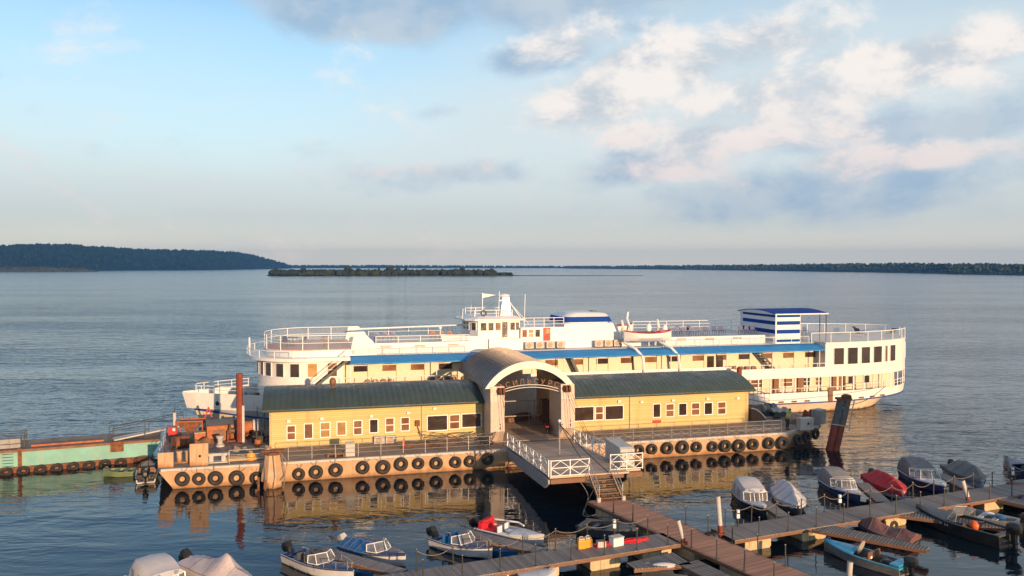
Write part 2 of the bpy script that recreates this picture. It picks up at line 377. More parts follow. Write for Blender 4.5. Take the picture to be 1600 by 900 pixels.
def planks(name, c, w=0.14, along='X', var=0.3, gap=0.10, bump=0.6):
    m = bpy.data.materials.new(name); m.use_nodes = True; q = N(m.node_tree); p = m.node_tree.nodes['Principled BSDF']
    t = q.n.new('ShaderNodeTexCoord').outputs['Object']; x, y, z = q.sep(t)
    a, b = (x, y) if along == 'X' else ((y, x) if along == 'Y' else (z, x))
    f = q.math('DIVIDE', a, w); idx = q.math('FLOOR', f); fr = q.math('FRACT', f)
    wn = q.n.new('ShaderNodeTexWhiteNoise'); wn.noise_dimensions = '1D'; q.set(wn.inputs['W'], idx)
    grain = q.noise(q.mapping(t, scale=(14, 2, 14) if along == 'X' else (2, 14, 14)), 1.0, 4, 0.6)
    tone = q.math('ADD', q.math('MULTIPLY', q.math('SUBTRACT', wn.outputs[0], 0.5), var * 1.6), q.math('MULTIPLY', q.math('SUBTRACT', grain, 0.5), var * 1.5))
    big = q.noise(t, 0.5, 4, 0.6)
    tone = q.math('ADD', tone, q.math('MULTIPLY', q.math('SUBTRACT', big, 0.5), var * 2.0))
    if along == 'Z':
        st = q.noise(q.mapping(t, scale=(1.6, 1.6, .10)), 1.0, 6, .65); tone = q.math('SUBTRACT', tone, q.math('MULTIPLY', q.maprange(st, .52, .72), .16))
    col = q.mix(q.math('ADD', tone, 0.5, clamp=True), tuple(v * 0.5 for v in c), tuple(min(1, v * 1.5) for v in c))
    g = q.math('MULTIPLY', q.maprange(fr, 0.0, gap), q.maprange(fr, 1.0, 1.0 - gap))
    q.set(p.inputs['Base Color'], q.mix(g, tuple(v * 0.18 for v in c), col)); p.inputs['Roughness'].default_value = 0.75
    bn = q.n.new('ShaderNodeBump'); bn.inputs['Strength'].default_value = bump; bn.inputs['Distance'].default_value = 0.015
    q.set(bn.inputs['Height'], g); q.set(p.inputs['Normal'], bn.outputs[0])
    return m
plank_grey = planks('weathered_grey_planks', (0.235, 0.20, 0.18))
plank_dark = planks('dark_grating_planks', (0.20, 0.18, 0.165), w=0.16, gap=0.3)
plank_red = planks('reddish_brown_planks', (0.44, 0.22, 0.135), w=0.12)
plank_brown = planks('brown_deck_planks', (0.56, 0.41, 0.30), w=0.14, along='Y')
siding = planks('yellow_clapboard', (0.67, 0.50, 0.215), w=0.16, along='Z', var=0.10, gap=0.06, bump=0.5)
roof_green = pm('dark_green_roof_sheet', (0.048, 0.068, 0.056), 0.42, var=0.12, scale=0.6, dirt=(0.10, 0.10, 0.09), dirt_amt=0.15)
roof_grey = pm('grey_roof_sheet', (0.23, 0.195, 0.18), 0.38, var=0.08, scale=0.7, metal=0.25)
tan_wall = pm('tan_wall_paint', (0.42, 0.30, 0.19), 0.6, var=0.08)
portal_paint = pm('portal_pale_paint', (0.58, 0.46, 0.38), 0.5, var=0.06, dirt=(0.3, 0.16, 0.09), dirt_amt=0.15, streak=True)
arch_paint = pm('arch_cream_paint', (0.76, 0.70, 0.62), 0.45, var=0.05)
# ------------------------------------------------------------------ water
def water_mat():
    m = bpy.data.materials.new('river_water'); m.use_nodes = True; q = N(m.node_tree); p = m.node_tree.nodes['Principled BSDF']
    t = q.n.new('ShaderNodeNewGeometry').outputs['Position']; x, y, z = q.sep(t)
    p.inputs['Base Color'].default_value = (0.004, 0.010, 0.016, 1); p.inputs['IOR'].default_value = 1.5
    # far off, the ripples are finer than a pixel and act as roughness
    q.set(p.inputs['Roughness'], q.maprange(q.vmath('LENGTH', t, None, 1), 80.0, 500.0, 0.025, 0.15, False))
    # wind ripples are small in the lee of the landing stage and of the docks, full on the open river
    wob = q.math('MULTIPLY', q.math('SUBTRACT', q.noise(t, 0.03, 3), 0.5), 26.0)
    line = q.math('ADD', q.math('SUBTRACT', y, q.math('MULTIPLY', x, 0.2586)), wob)          # along the stage
    openw = q.maprange(line, 56.0, 92.0)
    side = q.maprange(q.math('ADD', x, q.math('MULTIPLY', wob, 0.6)), 20.0, 34.0)
    side = q.math('MULTIPLY', side, q.maprange(line, 34.0, 48.0))
    left = q.math('MULTIPLY', q.maprange(q.math('ADD', x, q.math('MULTIPLY', wob, 0.5)), -18.0, -30.0), 0.35)
    openw = q.math('MAXIMUM', q.math('MAXIMUM', openw, side), left)
    gust = q.maprange(q.noise(q.mapping(t, scale=(0.006, 0.02, 1)), 1.0, 5, 0.65), 0.35, 0.65, 0.45, 1.3)
    amp = q.math('MULTIPLY', q.math('ADD', q.math('MULTIPLY', openw, 0.50), 0.085), gust)
    h = None
    for sx, sy, det, a, rot in ((0.16, 0.42, 3, 0.55, 6), (0.55, 1.25, 3, 0.20, -9), (1.7, 3.2, 2, 0.05, 14)):
        v = q.mapping(t, rot=(0, 0, R(rot)), scale=(sx, sy, 1))
        n = q.math('MULTIPLY', q.noise(v, 1.0, det, 0.5, 0.6), a)
        h = n if h is None else q.math('ADD', h, n)
    b = q.n.new('ShaderNodeBump'); b.inputs['Strength'].default_value = 1.0; b.inputs['Distance'].default_value = 1.0
    q.set(b.inputs['Height'], q.math('MULTIPLY', h, amp)); q.set(p.inputs['Normal'], b.outputs[0])
    return m
w = MB(); w.add([(-7000, -300, 0), (7000, -300, 0), (7000, 5900, 0), (-7000, 5900, 0)], [(0, 1, 2, 3)])
struct('water', w, water_mat())

# ------------------------------------------------------------------ far shores
def forest_mat(name, a, b):
    m = bpy.data.materials.new(name); m.use_nodes = True; q = N(m.node_tree); p = m.node_tree.nodes['Principled BSDF']
    t = q.n.new('ShaderNodeNewGeometry').outputs['Position']
    n = q.noise(t, 0.08, 5, 0.65); q.set(p.inputs['Base Color'], q.mix(q.maprange(n, 0.35, 0.65), a, b)); p.inputs['Roughness'].default_value = 0.9; p.inputs['Specular IOR Level'].default_value = 0.1
    return m
wood = forest_mat('far_forest_green', (0.008, 0.020, 0.022), (0.018, 0.034, 0.028))
wood2 = forest_mat('island_foliage', (0.022, 0.032, 0.012), (0.055, 0.062, 0.022))
sand = pm('sand_shore', (0.28, 0.23, 0.17), 0.9, var=0.15, scale=0.05)
soil = pm('shore_soil', (0.06, 0.065, 0.035), 0.9, var=0.2, scale=0.05)
def hpt(x, d): return (x - 800) / FPX * d
def shore(name, prof, d0, depth, mat, seedv):
    """a hill: its foot at distance d0(x), its crest farther back; prof = photo x, crest y, foot distance"""
    rnd = random.Random(seedv); mb = MB(); rows = []
    xs = np.linspace(prof[0][0], prof[-1][0], 220)
    px = [p[0] for p in prof]; cy_ = np.interp(xs, px, [p[1] for p in prof]); dd = np.interp(xs, px, [p[2] for p in prof])
    for x, c, d in zip(xs, cy_, dd):
        dc = d + depth; zc = max(1.0, CAMH + (415 - c) / FPX * dc); row = []
        for i, f in enumerate((0, 0.03, 0.25, 0.55, 0.8, 1.0, 1.3, 1.8)):
            z = (-2, 1.5, zc * 0.45, zc * 0.78, zc * 0.94, zc, zc * 0.9, -2)[i]
            dist = d + depth * f; w_ = 0 if i in (0, 7) else (rnd.random() - .5) * zc * 0.06
            row.append((hpt(x, dist), dist, z + w_))
        rows.append(row)
    mb.loft(rows, False, False); struct(name, mb, mat, smooth=True); return xs, cy_, dd
def lump(mb, c, r, h, rnd):
    n = 6; rings = []
    for zz, rr in ((0, .7), (0.35, 1.0), (0.75, .75), (1.0, .12)):
        rings.append([(c[0] + r * rr * (0.8 + .4 * rnd.random()) * math.cos(6.283 * j / n + rr), c[1] + r * rr * (0.8 + .4 * rnd.random()) * math.sin(6.283 * j / n + rr), c[2] + h * zz * (0.9 + .2 * rnd.random())) for j in range(n)])
    mb.loft(rings)
def forest(name, spec, mat, count, seedv, size=(9, 15)):
    xs, cy_, dd, depth = spec; rnd = random.Random(seedv); mb = MB()
    for i in range(count):
        x = rnd.uniform(xs[0], xs[-1]); d = float(np.interp(x, xs, dd)); c = float(np.interp(x, xs, cy_)); zc = max(1.0, CAMH + (415 - c) / FPX * (d + depth))
        f = rnd.random() ** 0.7; f = 0.05 + 0.97 * f
        z = zc * float(np.interp(f, (0, .03, .25, .55, .8, 1.0, 1.3), (0, .02, .45, .78, .94, 1, .9)))
        h = rnd.uniform(*size); dist = d + depth * f
        lump(mb, (hpt(x, dist), dist, z - h * 0.35), h * rnd.uniform(.4, .6), h, rnd)
    struct(name, mb, mat, 'stuff', smooth=True)
# high wooded hill on the left
pr = [(-1100, 405, 1500), (-700, 398, 1750), (-260, 392, 2050), (-100, 388, 2100), (0, 388, 2150), (60, 386, 2250), (110, 386, 2300), (150, 389, 2400), (220, 393, 2600), (300, 394.5, 2700), (360, 396, 3000), (395, 401, 3300), (425, 409, 3700), (455, 417, 4000)]
a = shore('hills_left', pr, 0, 420, wood, 1); forest('hill_forest', (*a, 420), wood, 4000, 2, (11, 20))
# low spit before it
pr = [(-700, 419, 1650), (-200, 417.5, 1750), (60, 417.5, 1800), (130, 419.5, 1850), (153, 423.2, 1880)]
a = shore('spit', pr, 0, 120, soil, 3); forest('spit_scrub', (*a, 120), wood2, 420, 4, (3, 7))
# far blue shore and the right bank
pr = [(430, 416.0, 4600), (600, 415.6, 4800), (800, 417, 4900), (930, 417, 4700)]
a = shore('far_shore', pr, 0, 500, wood, 5); forest('far_shore_forest', (*a, 500), wood, 700, 6, (9, 15))
pr = [(880, 417, 4200), (1000, 416.2, 3300), (1150, 415.6, 2500), (1290, 414.4, 1950), (1420, 413.8, 1600), (1500, 415.4, 1350), (1620, 416.5, 1180), (1850, 416.5, 1000), (2500, 417, 900), (3000, 424, 850)]
wood3 = forest_mat('right_bank_green', (0.030, 0.050, 0.040), (0.055, 0.075, 0.052))
a = shore('right_bank', pr, 0, 240, wood3, 7); forest('right_bank_forest', (*a, 240), wood3, 3600, 8, (5, 10))
# blue ridges far behind
pr = [(1060, 416.5, 4900), (1200, 413.8, 4900), (1290, 412.6, 4900), (1330, 414.5, 4900), (1450, 413.2, 4900), (1620, 414.6, 4900)]
shore('far_ridge', pr, 0, 400, wood, 9)
# the island, its scrub and the trees that stand out of it
mb = MB(); rows = []
for i in range(61):
    x = 419 + (1005 - 419) * i / 60; f = i / 60; hw_ = 34 * (math.sin(math.pi * min(1, f * 1.0 + .02))) ** 0.5 + 1; d = 1196
    zt = 1.6 if f < 0.66 else 0.55
    rows.append([(hpt(x, d), d - hw_, -1), (hpt(x, d), d - hw_ * 0.85, zt * 0.5), (hpt(x, d), d, zt), (hpt(x, d), d + hw_, zt * .6), (hpt(x, d), d + hw_ + 3, -1)])
mb.loft(rows, False, False); struct('island', mb, soil, smooth=True)
rnd = random.Random(11); mb = MB()
for i in range(900):
    f = rnd.random(); x = 423 + (800 - 423) * f; d = 1196 + rnd.uniform(-28, 26)
    h = rnd.uniform(4, 8.5) * (1 if x < 775 else .55); lump(mb, (hpt(x, d), d, 0.8), h * rnd.uniform(.5, .9), h, rnd)
struct('island_scrub', mb, wood2, 'stuff', smooth=True)
def crown(mb, c, r, h, rnd, n):
    for i in range(n):
        a_ = rnd.uniform(0, 6.28); q_ = r * rnd.random() ** .6; zz = rnd.random()
        rr = math.sin(math.pi * (0.18 + .75 * zz)) * q_
        lump(mb, (c[0] + rr * math.cos(a_), c[1] + rr * math.sin(a_), c[2] + h * zz * .8), r * rnd.uniform(.25, .45), h * rnd.uniform(.2, .34), rnd)
protos = []
for j, (nm, lab) in enumerate((('round_crowned_tree', 'dark broad round-crowned tree standing above the scrub of the low island'), ('slender_tree', 'dark slender tree standing above the scrub of the low island'))):
    t_ = thing('tree', lab, 'tree', (0, 0, 0), 0, 'trees on the island'); mb = MB(); crown(mb, (0, 0, 3.0), 4.2 if j == 0 else 2.4, 8.5 if j == 0 else 9.5, rnd, 46); part('crown', mb, wood2, t_, smooth=True)
    mb = MB(); mb.tube([(0, 0, -.5), (.1, 0, 3), (0, .1, 6)], [.4, .3, .12], 7); part('trunk', mb, brown, t_); protos.append(t_)
used = [False, False]
for i, (x, j, s_) in enumerate([(432, 0, .9), (456, 0, .75), (474, 0, .95), (544, 0, 1.15), (560, 0, .85), (592, 1, .9), (610, 0, 1.2), (622, 0, .9), (634, 1, 1.0), (662, 0, .8), (690, 1, .75), (712, 0, .8), (722, 0, .95), (748, 0, .75), (768, 0, .85)]):
    d = 1196 + rnd.uniform(-12, 10); p_ = Vector((hpt(x, d), d, 1.0))
    if not used[j]: used[j] = True; o = protos[j]; o.location = p_
    else: o = dup(protos[j], p_, rnd.uniform(0, 6))
    o.scale = (s_ * 1.15, s_ * 1.15, s_)
# unseen mound added behind the viewer to keep low sun off the stage's right end
mb = MB(); rnd = random.Random(2); rows = []
for i in range(13):
    a_ = 6.283 * i / 12; rows.append((math.cos(a_), math.sin(a_)))
pd = Vector((0.879, 0.477, 0)); sdir = Vector((0.477, -0.879, 0)); c0 = Vector((25, 66, 0)) + sdir * 95 + pd * 2.3
prof_ = ((1.0, -1), (1.0, 7), (.97, 12), (.9, 15.2), (.6, 17.0), (.1, 17.4))
mb.loft([[c0 + pd * (5.6 * r_ * a_) + sdir * (14 * r_ * b_) + Vector((0, 0, z)) for a_, b_ in rows[:12]] for r_, z in prof_]); struct('shade_mound', mb, soil, smooth=True)
# the far air
def haze():
    m = bpy.data.materials.new('haze_air'); m.use_nodes = True; nt = m.node_tree; nt.nodes.clear()
    o = nt.nodes.new('ShaderNodeOutputMaterial'); v = nt.nodes.new('ShaderNodeVolumePrincipled')
    v.inputs['Color'].default_value = (0.09, 0.33, 0.82, 1); v.inputs['Density'].default_value = HAZE; v.inputs['Anisotropy'].default_value = 0.0
    nt.links.new(v.outputs[0], o.inputs['Volume'])
    mb = MB(); mb.box((-7100, -320, -3), (7100, 5950, 125)); ob = struct('haze', mb, m, 'stuff')
    m.cycles.homogeneous_volume = True
HAZE = 0.000125
haze()
# ------------------------------------------------------------------ landing stage (pontoon)
DZ = 1.4                                        # its deck
PV = 12.9                                       # its back edge
plan = [(-24.3, -0.05), (23.2, 0.0), (27.9, 2.2), (29.0, 4.2), (29.2, PV - 2), (27.5, PV), (-26.0, PV), (-25.3, 6.8)]
def inset(pl, d):
    c = Vector((1.0, PV / 2)); return [(p[0] - math.copysign(d, p[0] - c.x), p[1] - math.copysign(d, p[1] - c.y)) for p in pl]
stage = uvthing('landing_stage', 'long buff pontoon landing stage hung with tyres, carrying the yellow buildings', 'landing stage', 1, 6.5)
low = [(p[0] * 0.985 + (0.45 if p[0] < -20 else 0), p[1] + (0.12 if p[1] < 3 else -0.1)) for p in plan]
mb = MB(); mb.loft([[(p[0] + (2.3 if p[0] < -24 else (-.8 if p[0] > 26 else 0)), p[1], -0.6) for p in low], [(p[0] + (1.7 if p[0] < -24 else (-.5 if p[0] > 26 else 0)), p[1], 0.1) for p in low], [(p[0], p[1], DZ - 0.16) for p in plan]])
part('hull', mb, stage_hull, stage)
mb = MB(); mb.loft([[(p[0], p[1], DZ - .16) for p in inset(plan, -0.09)], [(p[0], p[1], DZ) for p in inset(plan, -0.09)]]); part('rubbing_rim', mb, pale_grey, stage)
mb = MB(); mb.slab(inset(plan, 0.25), DZ, DZ + .012); part('deck', mb, stage_deck, stage)

def railing(parent, name, pts, h, nb, post_gap, r, mat, z, cross=False):
    """tube railing along plan points; posts, bars and (cross) a zigzag infill in one mesh"""
    mb = MB(); pts = [Vector((p[0], p[1], (p[2] if len(p) > 2 else z))) for p in pts]
    for i in range(nb): mb.tube([p + Vector((0, 0, h * (i + 1) / nb)) for p in pts], r if i == nb - 1 else r * .75, 5)
    for a_, b_ in zip(pts, pts[1:]):
        L = (b_ - a_).length; n = max(1, round(L / post_gap))
        for i in range(n + 1):
            q = a_.lerp(b_, i / n); mb.tube([q, q + Vector((0, 0, h))], r, 5)
            if cross and i < n:
                e = a_.lerp(b_, (i + 1) / n); mid = a_.lerp(b_, (i + .5) / n)
                zl, zm = Vector((0, 0, h * .12)), Vector((0, 0, h * .52))
                mb.tube([q + zl, mid + zm, e + zl], r * .7, 4); mb.tube([q + zm, mid + zl, e + zm], r * .7, 4)
    return part(name, mb, mat, parent)
# railings along the front edge, each stretch lifts off by itself
def fence(label, pts, h=0.95, nb=3, gap=1.6, mat=steel, cross=False, z=DZ, r=.022, name='railing'):
    f = uvthing(name, label, 'railing', pts[0][0], pts[0][1], z)
    railing(f, 'rail_frame', pts, h, nb, gap, r, mat, z, cross); return f
fence('thin grey tube railing before the left yellow building', [(-16.0, .45), (-1.6, .45)], mat=steel)
fence('thin grey railing with low zigzag infill before the right yellow building', [(6.6, .45), (22.9, .45)], cross=True, mat=mid_grey)
fence('rusty rail round the cluttered left corner of the landing stage', [(-19.9, .4), (-17.6, .4)], mat=pale_grey)
fence('pale rail along the left end of the landing stage', [(-24.6, 2.2), (-25.6, 11.5)], mat=pale_grey, gap=2.4)
fence('thin rail at the back of the right-hand deck of the landing stage', [(22.9, 12.3), (26.2, 12.3)], mat=steel)

# ------------------------------------------------------------------ yellow buildings
VW, VB = 4.6, 11.8
ZE = 4.32                                         # wall head at the front
VR = (VW + VB) / 2
def roof_z(v, zr=5.42): 
    half = (VB - VW) / 2 + .4; f = (v - VR) / half; return ZE + (zr - ZE) * (1 - f * f)
def win(parent, u0, u1, z0, z1, v=VW, pane=pane_dark, bars=(), fmat=None, t=.07, vbars=()):
    fm = fmat or white_clean; y0 = v - .045
    mb = MB(); mb.box((u0 - t, y0, z0 - t), (u1 + t, v, z0)); mb.box((u0 - t, y0, z1), (u1 + t, v, z1 + t)); mb.box((u0 - t, y0, z0), (u0, v, z1)); mb.box((u1, y0, z0), (u1 + t, v, z1))
    for b in bars: zz = z0 + (z1 - z0) * b; mb.box((u0, y0 + .005, zz - .03), (u1, v, zz + .03))
    for b in vbars: uu = u0 + (u1 - u0) * b; mb.box((uu - .04, y0 + .004, z0), (uu + .04, v, z1))
    w_ = part('window', mb, fm, parent)
    g = MB(); g.box((u0 + .001, v - .018, z0 + .001), (u1 - .001, v - .002, z1 - .001)); part('pane', g, pane, w_); return w_
def building(label, u0, u1, ul, ur):
    b = uvthing('pier_building', label, 'building', (u0 + u1) / 2, VR, DZ)
    mb = MB(); n = 14; prof = [(VW, DZ), (VW, ZE)] + [(VW + (VB - VW) * i / n, roof_z(VW + (VB - VW) * i / n) - .07) for i in range(1, n)] + [(VB, ZE), (VB, DZ)]
    mb.prism(prof, lambda a_, c_, h: (h, a_, c_), u0, u1); part('wall', mb, siding, b)
    # corrugated sheet roof: real ridges across
    mb = MB(); rings = []; n = 18; m = int((ur - ul) / .11)
    for i in range(m + 1):
        u = ul + (ur - ul) * i / m; a_ = .008 * math.sin(i * math.pi / 2 + .3); vs_ = [VW - .45 + (VB - VW + .9) * j / n for j in range(n + 1)]
        rings.append([(u, v, roof_z(v) + a_ + .03) for v in vs_] + [(u, v, roof_z(v) - .05) for v in reversed(vs_)])
    mb.loft(rings); part('roof', mb, roof_green, b)
    mb = MB(); mb.box((u0 - .02, VW - .09, ZE - .14), (u1 + .02, VW - .002, ZE - .0)); part('eaves_board', mb, siding, b)
    for uu in ((u0, u0 + .22) if u0 < 0 else (u1 - .22, u1),):
        mb = MB(); mb.box((uu[0], VW - .03, DZ + .02), (uu[1], VW - .002, ZE - .15)); part('corner_board', mb, siding, b)
    return b
UL, UR_ = LV(421, 670, VW)[0], LV(1169, 640, VW)[0]
left_b = building('yellow clapboard building with eight small windows, left of the arched gateway', UL, -1.2, UL - .5, -.9)
right_b = building('yellow clapboard building with six small windows, right of the arched gateway', 5.75, UR_, 5.6, UR_ + .45)
def wpx(b, x0, y0, x1, y1, **kw):
    u0, z1 = LV(x0, y0, VW); u1, z0 = LV(x1, y1, VW); return win(b, u0 + .05, u1 - .05, z0 + .05, z1 - .05, **kw)
for i, (x0, y0, x1, y1) in enumerate([(448, 665, 462, 687), (475, 662, 489, 685), (500, 660, 516, 683), (526, 659, 541, 680), (552, 657, 566, 679), (577, 655, 591, 676), (602, 653, 616, 675), (626, 652, 640, 673)]):
    wpx(left_b, x0, y0, x1, y1, pane=(pane_brown, pane_brown, pane_gold, pane_gold, pane_brown, pane_dark, pane_brown, pane_brown)[i], bars=((.5,) if i in (0, 2, 4, 6, 7) else ()))
for i, (x0, y0, x1, y1) in enumerate([(1020, 631, 1032, 652), (1040, 631, 1053, 651), (1060, 630, 1073, 649), (1080, 629.5, 1093, 648.5), (1100, 629, 1113, 647.5), (1121, 628, 1134, 647)]):
    wpx(right_b, x0, y0, x1, y1, pane=pane_dark if i % 2 == 0 else pane_brown, bars=(.5,) if i % 2 else ())
for b, L in ((left_b, ((667, 649.5, 699.5, 672), (702, 648, 718.5, 670), (721, 646.5, 752, 667))), (right_b, ((897, 636, 928, 657), (930, 635, 942.5, 656), (945, 634, 974, 655)))):
    for i, (x0, y0, x1, y1) in enumerate(L): wpx(b, x0, y0, x1, y1, pane=pane_brown if i == 1 else pane_dark, bars=(.5,) if i == 1 else ())
# small lamps, junction box and sign on the walls
for b, L in ((left_b, ((451, 658), (503, 654), (580, 650), (638, 645), (679, 638))), (right_b, ((967, 627), (1002, 628), (1051, 625.5), (1105, 623), (1152, 622)))):
    for x, y in L:
        u, z = LV(x, y, VW); mb = MB(); mb.box((u - .13, VW - .16, z - .09), (u + .13, VW - .003, z + .10)); part('wall_lamp', mb, white_clean, b, bevel=.02)
u, z = LV(652, 661, VW); mb = MB(); mb.box((u - .17, VW - .2, z - .22), (u + .17, VW - .003, z + .22)); jb = part('junction_box', mb, rust, left_b, bevel=.01)
mb = MB(); mb.tube([(u, VW - .12, z - .2), (u + .15, VW - .2, z - .7), (u + .5, VW - .7, z - 1.3), (u + 1.0, VW - 1.6, DZ + .05)], .03, 5); part('cable', mb, blue_rope, jb)
u, z = LV(1026, 658.5, VW); mb = MB(); mb.box((u - .38, VW - .04, z - .11), (u + .38, VW - .003, z + .11)); part('wall_plate', mb, red_paint, right_b)
for b, x, y0 in ((right_b, 984, 614), (left_b, 659, 633), (left_b, 424, 648)):
    u, z = LV(x, y0, VW); mb = MB(); mb.tube([(u, VW - .07, ZE - .16), (u, VW - .07, DZ + .1), (u, VW - .2, DZ + .04)], .04, 6); part('downpipe', mb, pale_grey, b)
for b, (u0, u1) in ((left_b, (UL - .4, -1.0)), (right_b, (5.65, UR_ + .4))):
    mb = MB(); mb.tube([(u0, VW - .52, ZE - .10), ((u0 + u1) / 2, VW - .52, ZE - .12), (u1, VW - .52, ZE - .10)], .055, 6); part('gutter', mb, roof_green, b)
# thin trim line under the eaves (darker lap)
for b, (u0, u1) in ((left_b, (UL, -1.25)), (right_b, (5.8, UR_))):
    mb = MB(); mb.box((u0, VW - .03, 3.86), (u1, VW - .002, 3.90)); part('trim_board', mb, siding, b)
u, z = LV(520, 604, 7.2); mb = MB(); mb.tube([(u, 7.2, roof_z(7.2) - .05), (u, 7.2, roof_z(7.2) + .45)], .09, 8); mb.ball((u, 7.2, roof_z(7.2) + .5), (.27, .27, .36), 10, 6); part('roof_vent', mb, brown, left_b, smooth=True)

# ------------------------------------------------------------------ arched gateway between the buildings
UA0, UA1, ZS, ZA = -1.5, 5.55, 5.65, 7.55
UC, HWA = (UA0 + UA1) / 2, (UA1 - UA0) / 2
def arc(hw_, zs, za, n=24):
    r_ = za - zs; Rr = (hw_ * hw_ + r_ * r_) / (2 * r_); a0 = math.asin(min(1, hw_ / Rr))
    return [(UC + Rr * math.sin(-a0 + 2 * a0 * i / n), za - Rr + Rr * math.cos(-a0 + 2 * a0 * i / n)) for i in range(n + 1)]
VF, VBK = 2.2, 13.3
gate = uvthing('arched_gateway', 'barrel-roofed arched gateway of the landing stage with name lettering, between the yellow buildings', 'gateway', UC, 5, DZ)
o_, i_ = arc(HWA, ZS, ZA), arc(HWA, ZS - .1, ZA - .10)
mb = MB(); mb.prism(o_ + i_[::-1], lambda a_, c_, h: (a_, h, c_), VF + .14, VBK); part('roof', mb, roof_grey, gate, smooth=True)
mb = MB()
for j in range(20):
    v = VF + .5 + j * (VBK - VF - .7) / 19
    mb.prism(arc(HWA + .05, ZS, ZA + .07) + arc(HWA + .0, ZS - .02, ZA - .01)[::-1], lambda a_, c_, h: (a_, h, c_), v - .04, v + .04)
part('roof_seam', mb, roof_grey, gate)
inn = arc(HWA - .52, ZS - .0, ZA - .50)
mb = MB(); mb.prism(arc(HWA + .05, ZS - .05, ZA + .06) + [(UA1 - .42, ZS - .06)] + inn[::-1] + [(UA0 + .42, ZS - .06)], lambda a_, c_, h: (a_, h, c_), VF - .02, VF + .16); part('arch_face', mb, arch_paint, gate)
# pillars: broad fins, their fronts raked at the foot, a pulley at the head
for s_, (u0, u1) in ((0, (-1.15, -.05)), (1, (4.5, 5.6))):
    prof = [(2.15, 5.75), (2.05, 4.6), (2.05, 2.3), (2.75, DZ), (5.2, DZ), (5.2, 5.75)]
    mb = MB(); mb.prism(prof, lambda a_, c_, h: (h, a_, c_), u0, u1); pl = part('pillar', mb, portal_paint, gate)
    uu = u1 - .28 if s_ == 0 else u0 + .45
    mb = MB()
    for du in (-.14, .14): mb.torus((uu + du, 1.85, 5.42), .2, .1, 0, 14, 6)
    mb.box((uu - .3, 1.8, 5.36), (uu + .3, 2.1, 5.5)); part('pulley', mb, rust, pl)
    mb = MB()
    for du in (-.2, .0, .2): mb.tube([(uu + du, 1.72, 5.35), (uu + du + .45, .55, 3.4), (uu + du * .6 + .9, -.7, 1.9)], .018, 4)
    part('hoist_wire', mb, blue_rope, pl)
    mb = MB(); mb.cbox(((u0 + u1) / 2 + .2, 2.03, 2.55), (.08, .05, .16)); mb.cbox(((u0 + u1) / 2 + .2, 2.03, 2.85), (.08, .05, .08)); part('fitting', mb, dark_steel, pl)
# side walls of the passage
for u in (-1.16, 5.62):
    mb = MB(); mb.box((u - .05, 5.0, DZ), (u + .05, 12.6, 5.6)); part('side_wall', mb, tan_wall, gate)
mb = MB(); mb.box((-1.1, 2.4, DZ + .015), (5.55, 12.8, DZ + .05)); part('passage_floor', mb, plank_brown, gate)
mb = MB(); mb.box((4.9, 8.6, DZ + .05), (5.56, 9.6, 3.4)); mb.box((5.5, 5.6, 1.9), (5.565, 6.6, 3.5)); part('door', mb, brown, gate)

mb = MB(); mb.tube([(-1.1, 9.2, 2.05), (5.55, 9.2, 2.05)], .05, 6); mb.tube([(-1.1, 9.2, 3.35), (5.55, 9.2, 3.35)], .05, 6)
for uu in (3.9, 4.4): mb.tube([(uu, 9.2, DZ), (uu, 9.2, 3.35)], .04, 6)
part('cross_rail', mb, pale_grey, gate)
# curved lattice with the name
mb = MB()
for hw_, zs, za in ((3.1, 5.05, 5.75), (3.1, 4.85, 5.55)):
    mb.tube([(p[0], VF + .3, p[1]) for p in arc(hw_, zs, za, 16)], .03, 5)
part('sign_frame', mb, arch_paint, gate)
def lettering(text, mat, parent, size, pos):
    """each letter a thin solid standing on an arc"""
    vs_, fs_ = [], []
    for ch, (u, z, rot) in zip(text, pos):
        cu = bpy.data.curves.new('letter', 'FONT'); cu.body = ch; cu.size = size; cu.extrude = .02; cu.align_x = 'CENTER'
        ob = bpy.data.objects.new('letter', cu); me = ob.to_mesh(); o0 = len(vs_); c_, s_ = math.cos(rot), math.sin(rot)
        for v in me.vertices: x, y = v.co.x, v.co.y; vs_.append((u + x * c_ - y * s_, VF + .28 - v.co.z, z + x * s_ + y * c_))
        fs_ += [tuple(i + o0 for i in p.vertices) for p in me.polygons]
        ob.to_mesh_clear(); bpy.data.objects.remove(ob); bpy.data.curves.remove(cu)
    m_ = MB(); m_.add(vs_, fs_); return part('lettering', m_, mat, parent)
word = 'ВАСИЛЬСУРСК'; P_ = []
la = arc(2.9, 5.17, 5.80, 200)
for i in range(len(word)):
    j = int(8 + 184 * i / (len(word) - 1)); a0, a1 = la[max(0, j - 3)], la[min(200, j + 3)]
    P_.append((la[j][0], la[j][1] + .02, math.atan2(a1[1] - a0[1], a1[0] - a0[0])))
lettering(word, brown, gate, .58, P_)

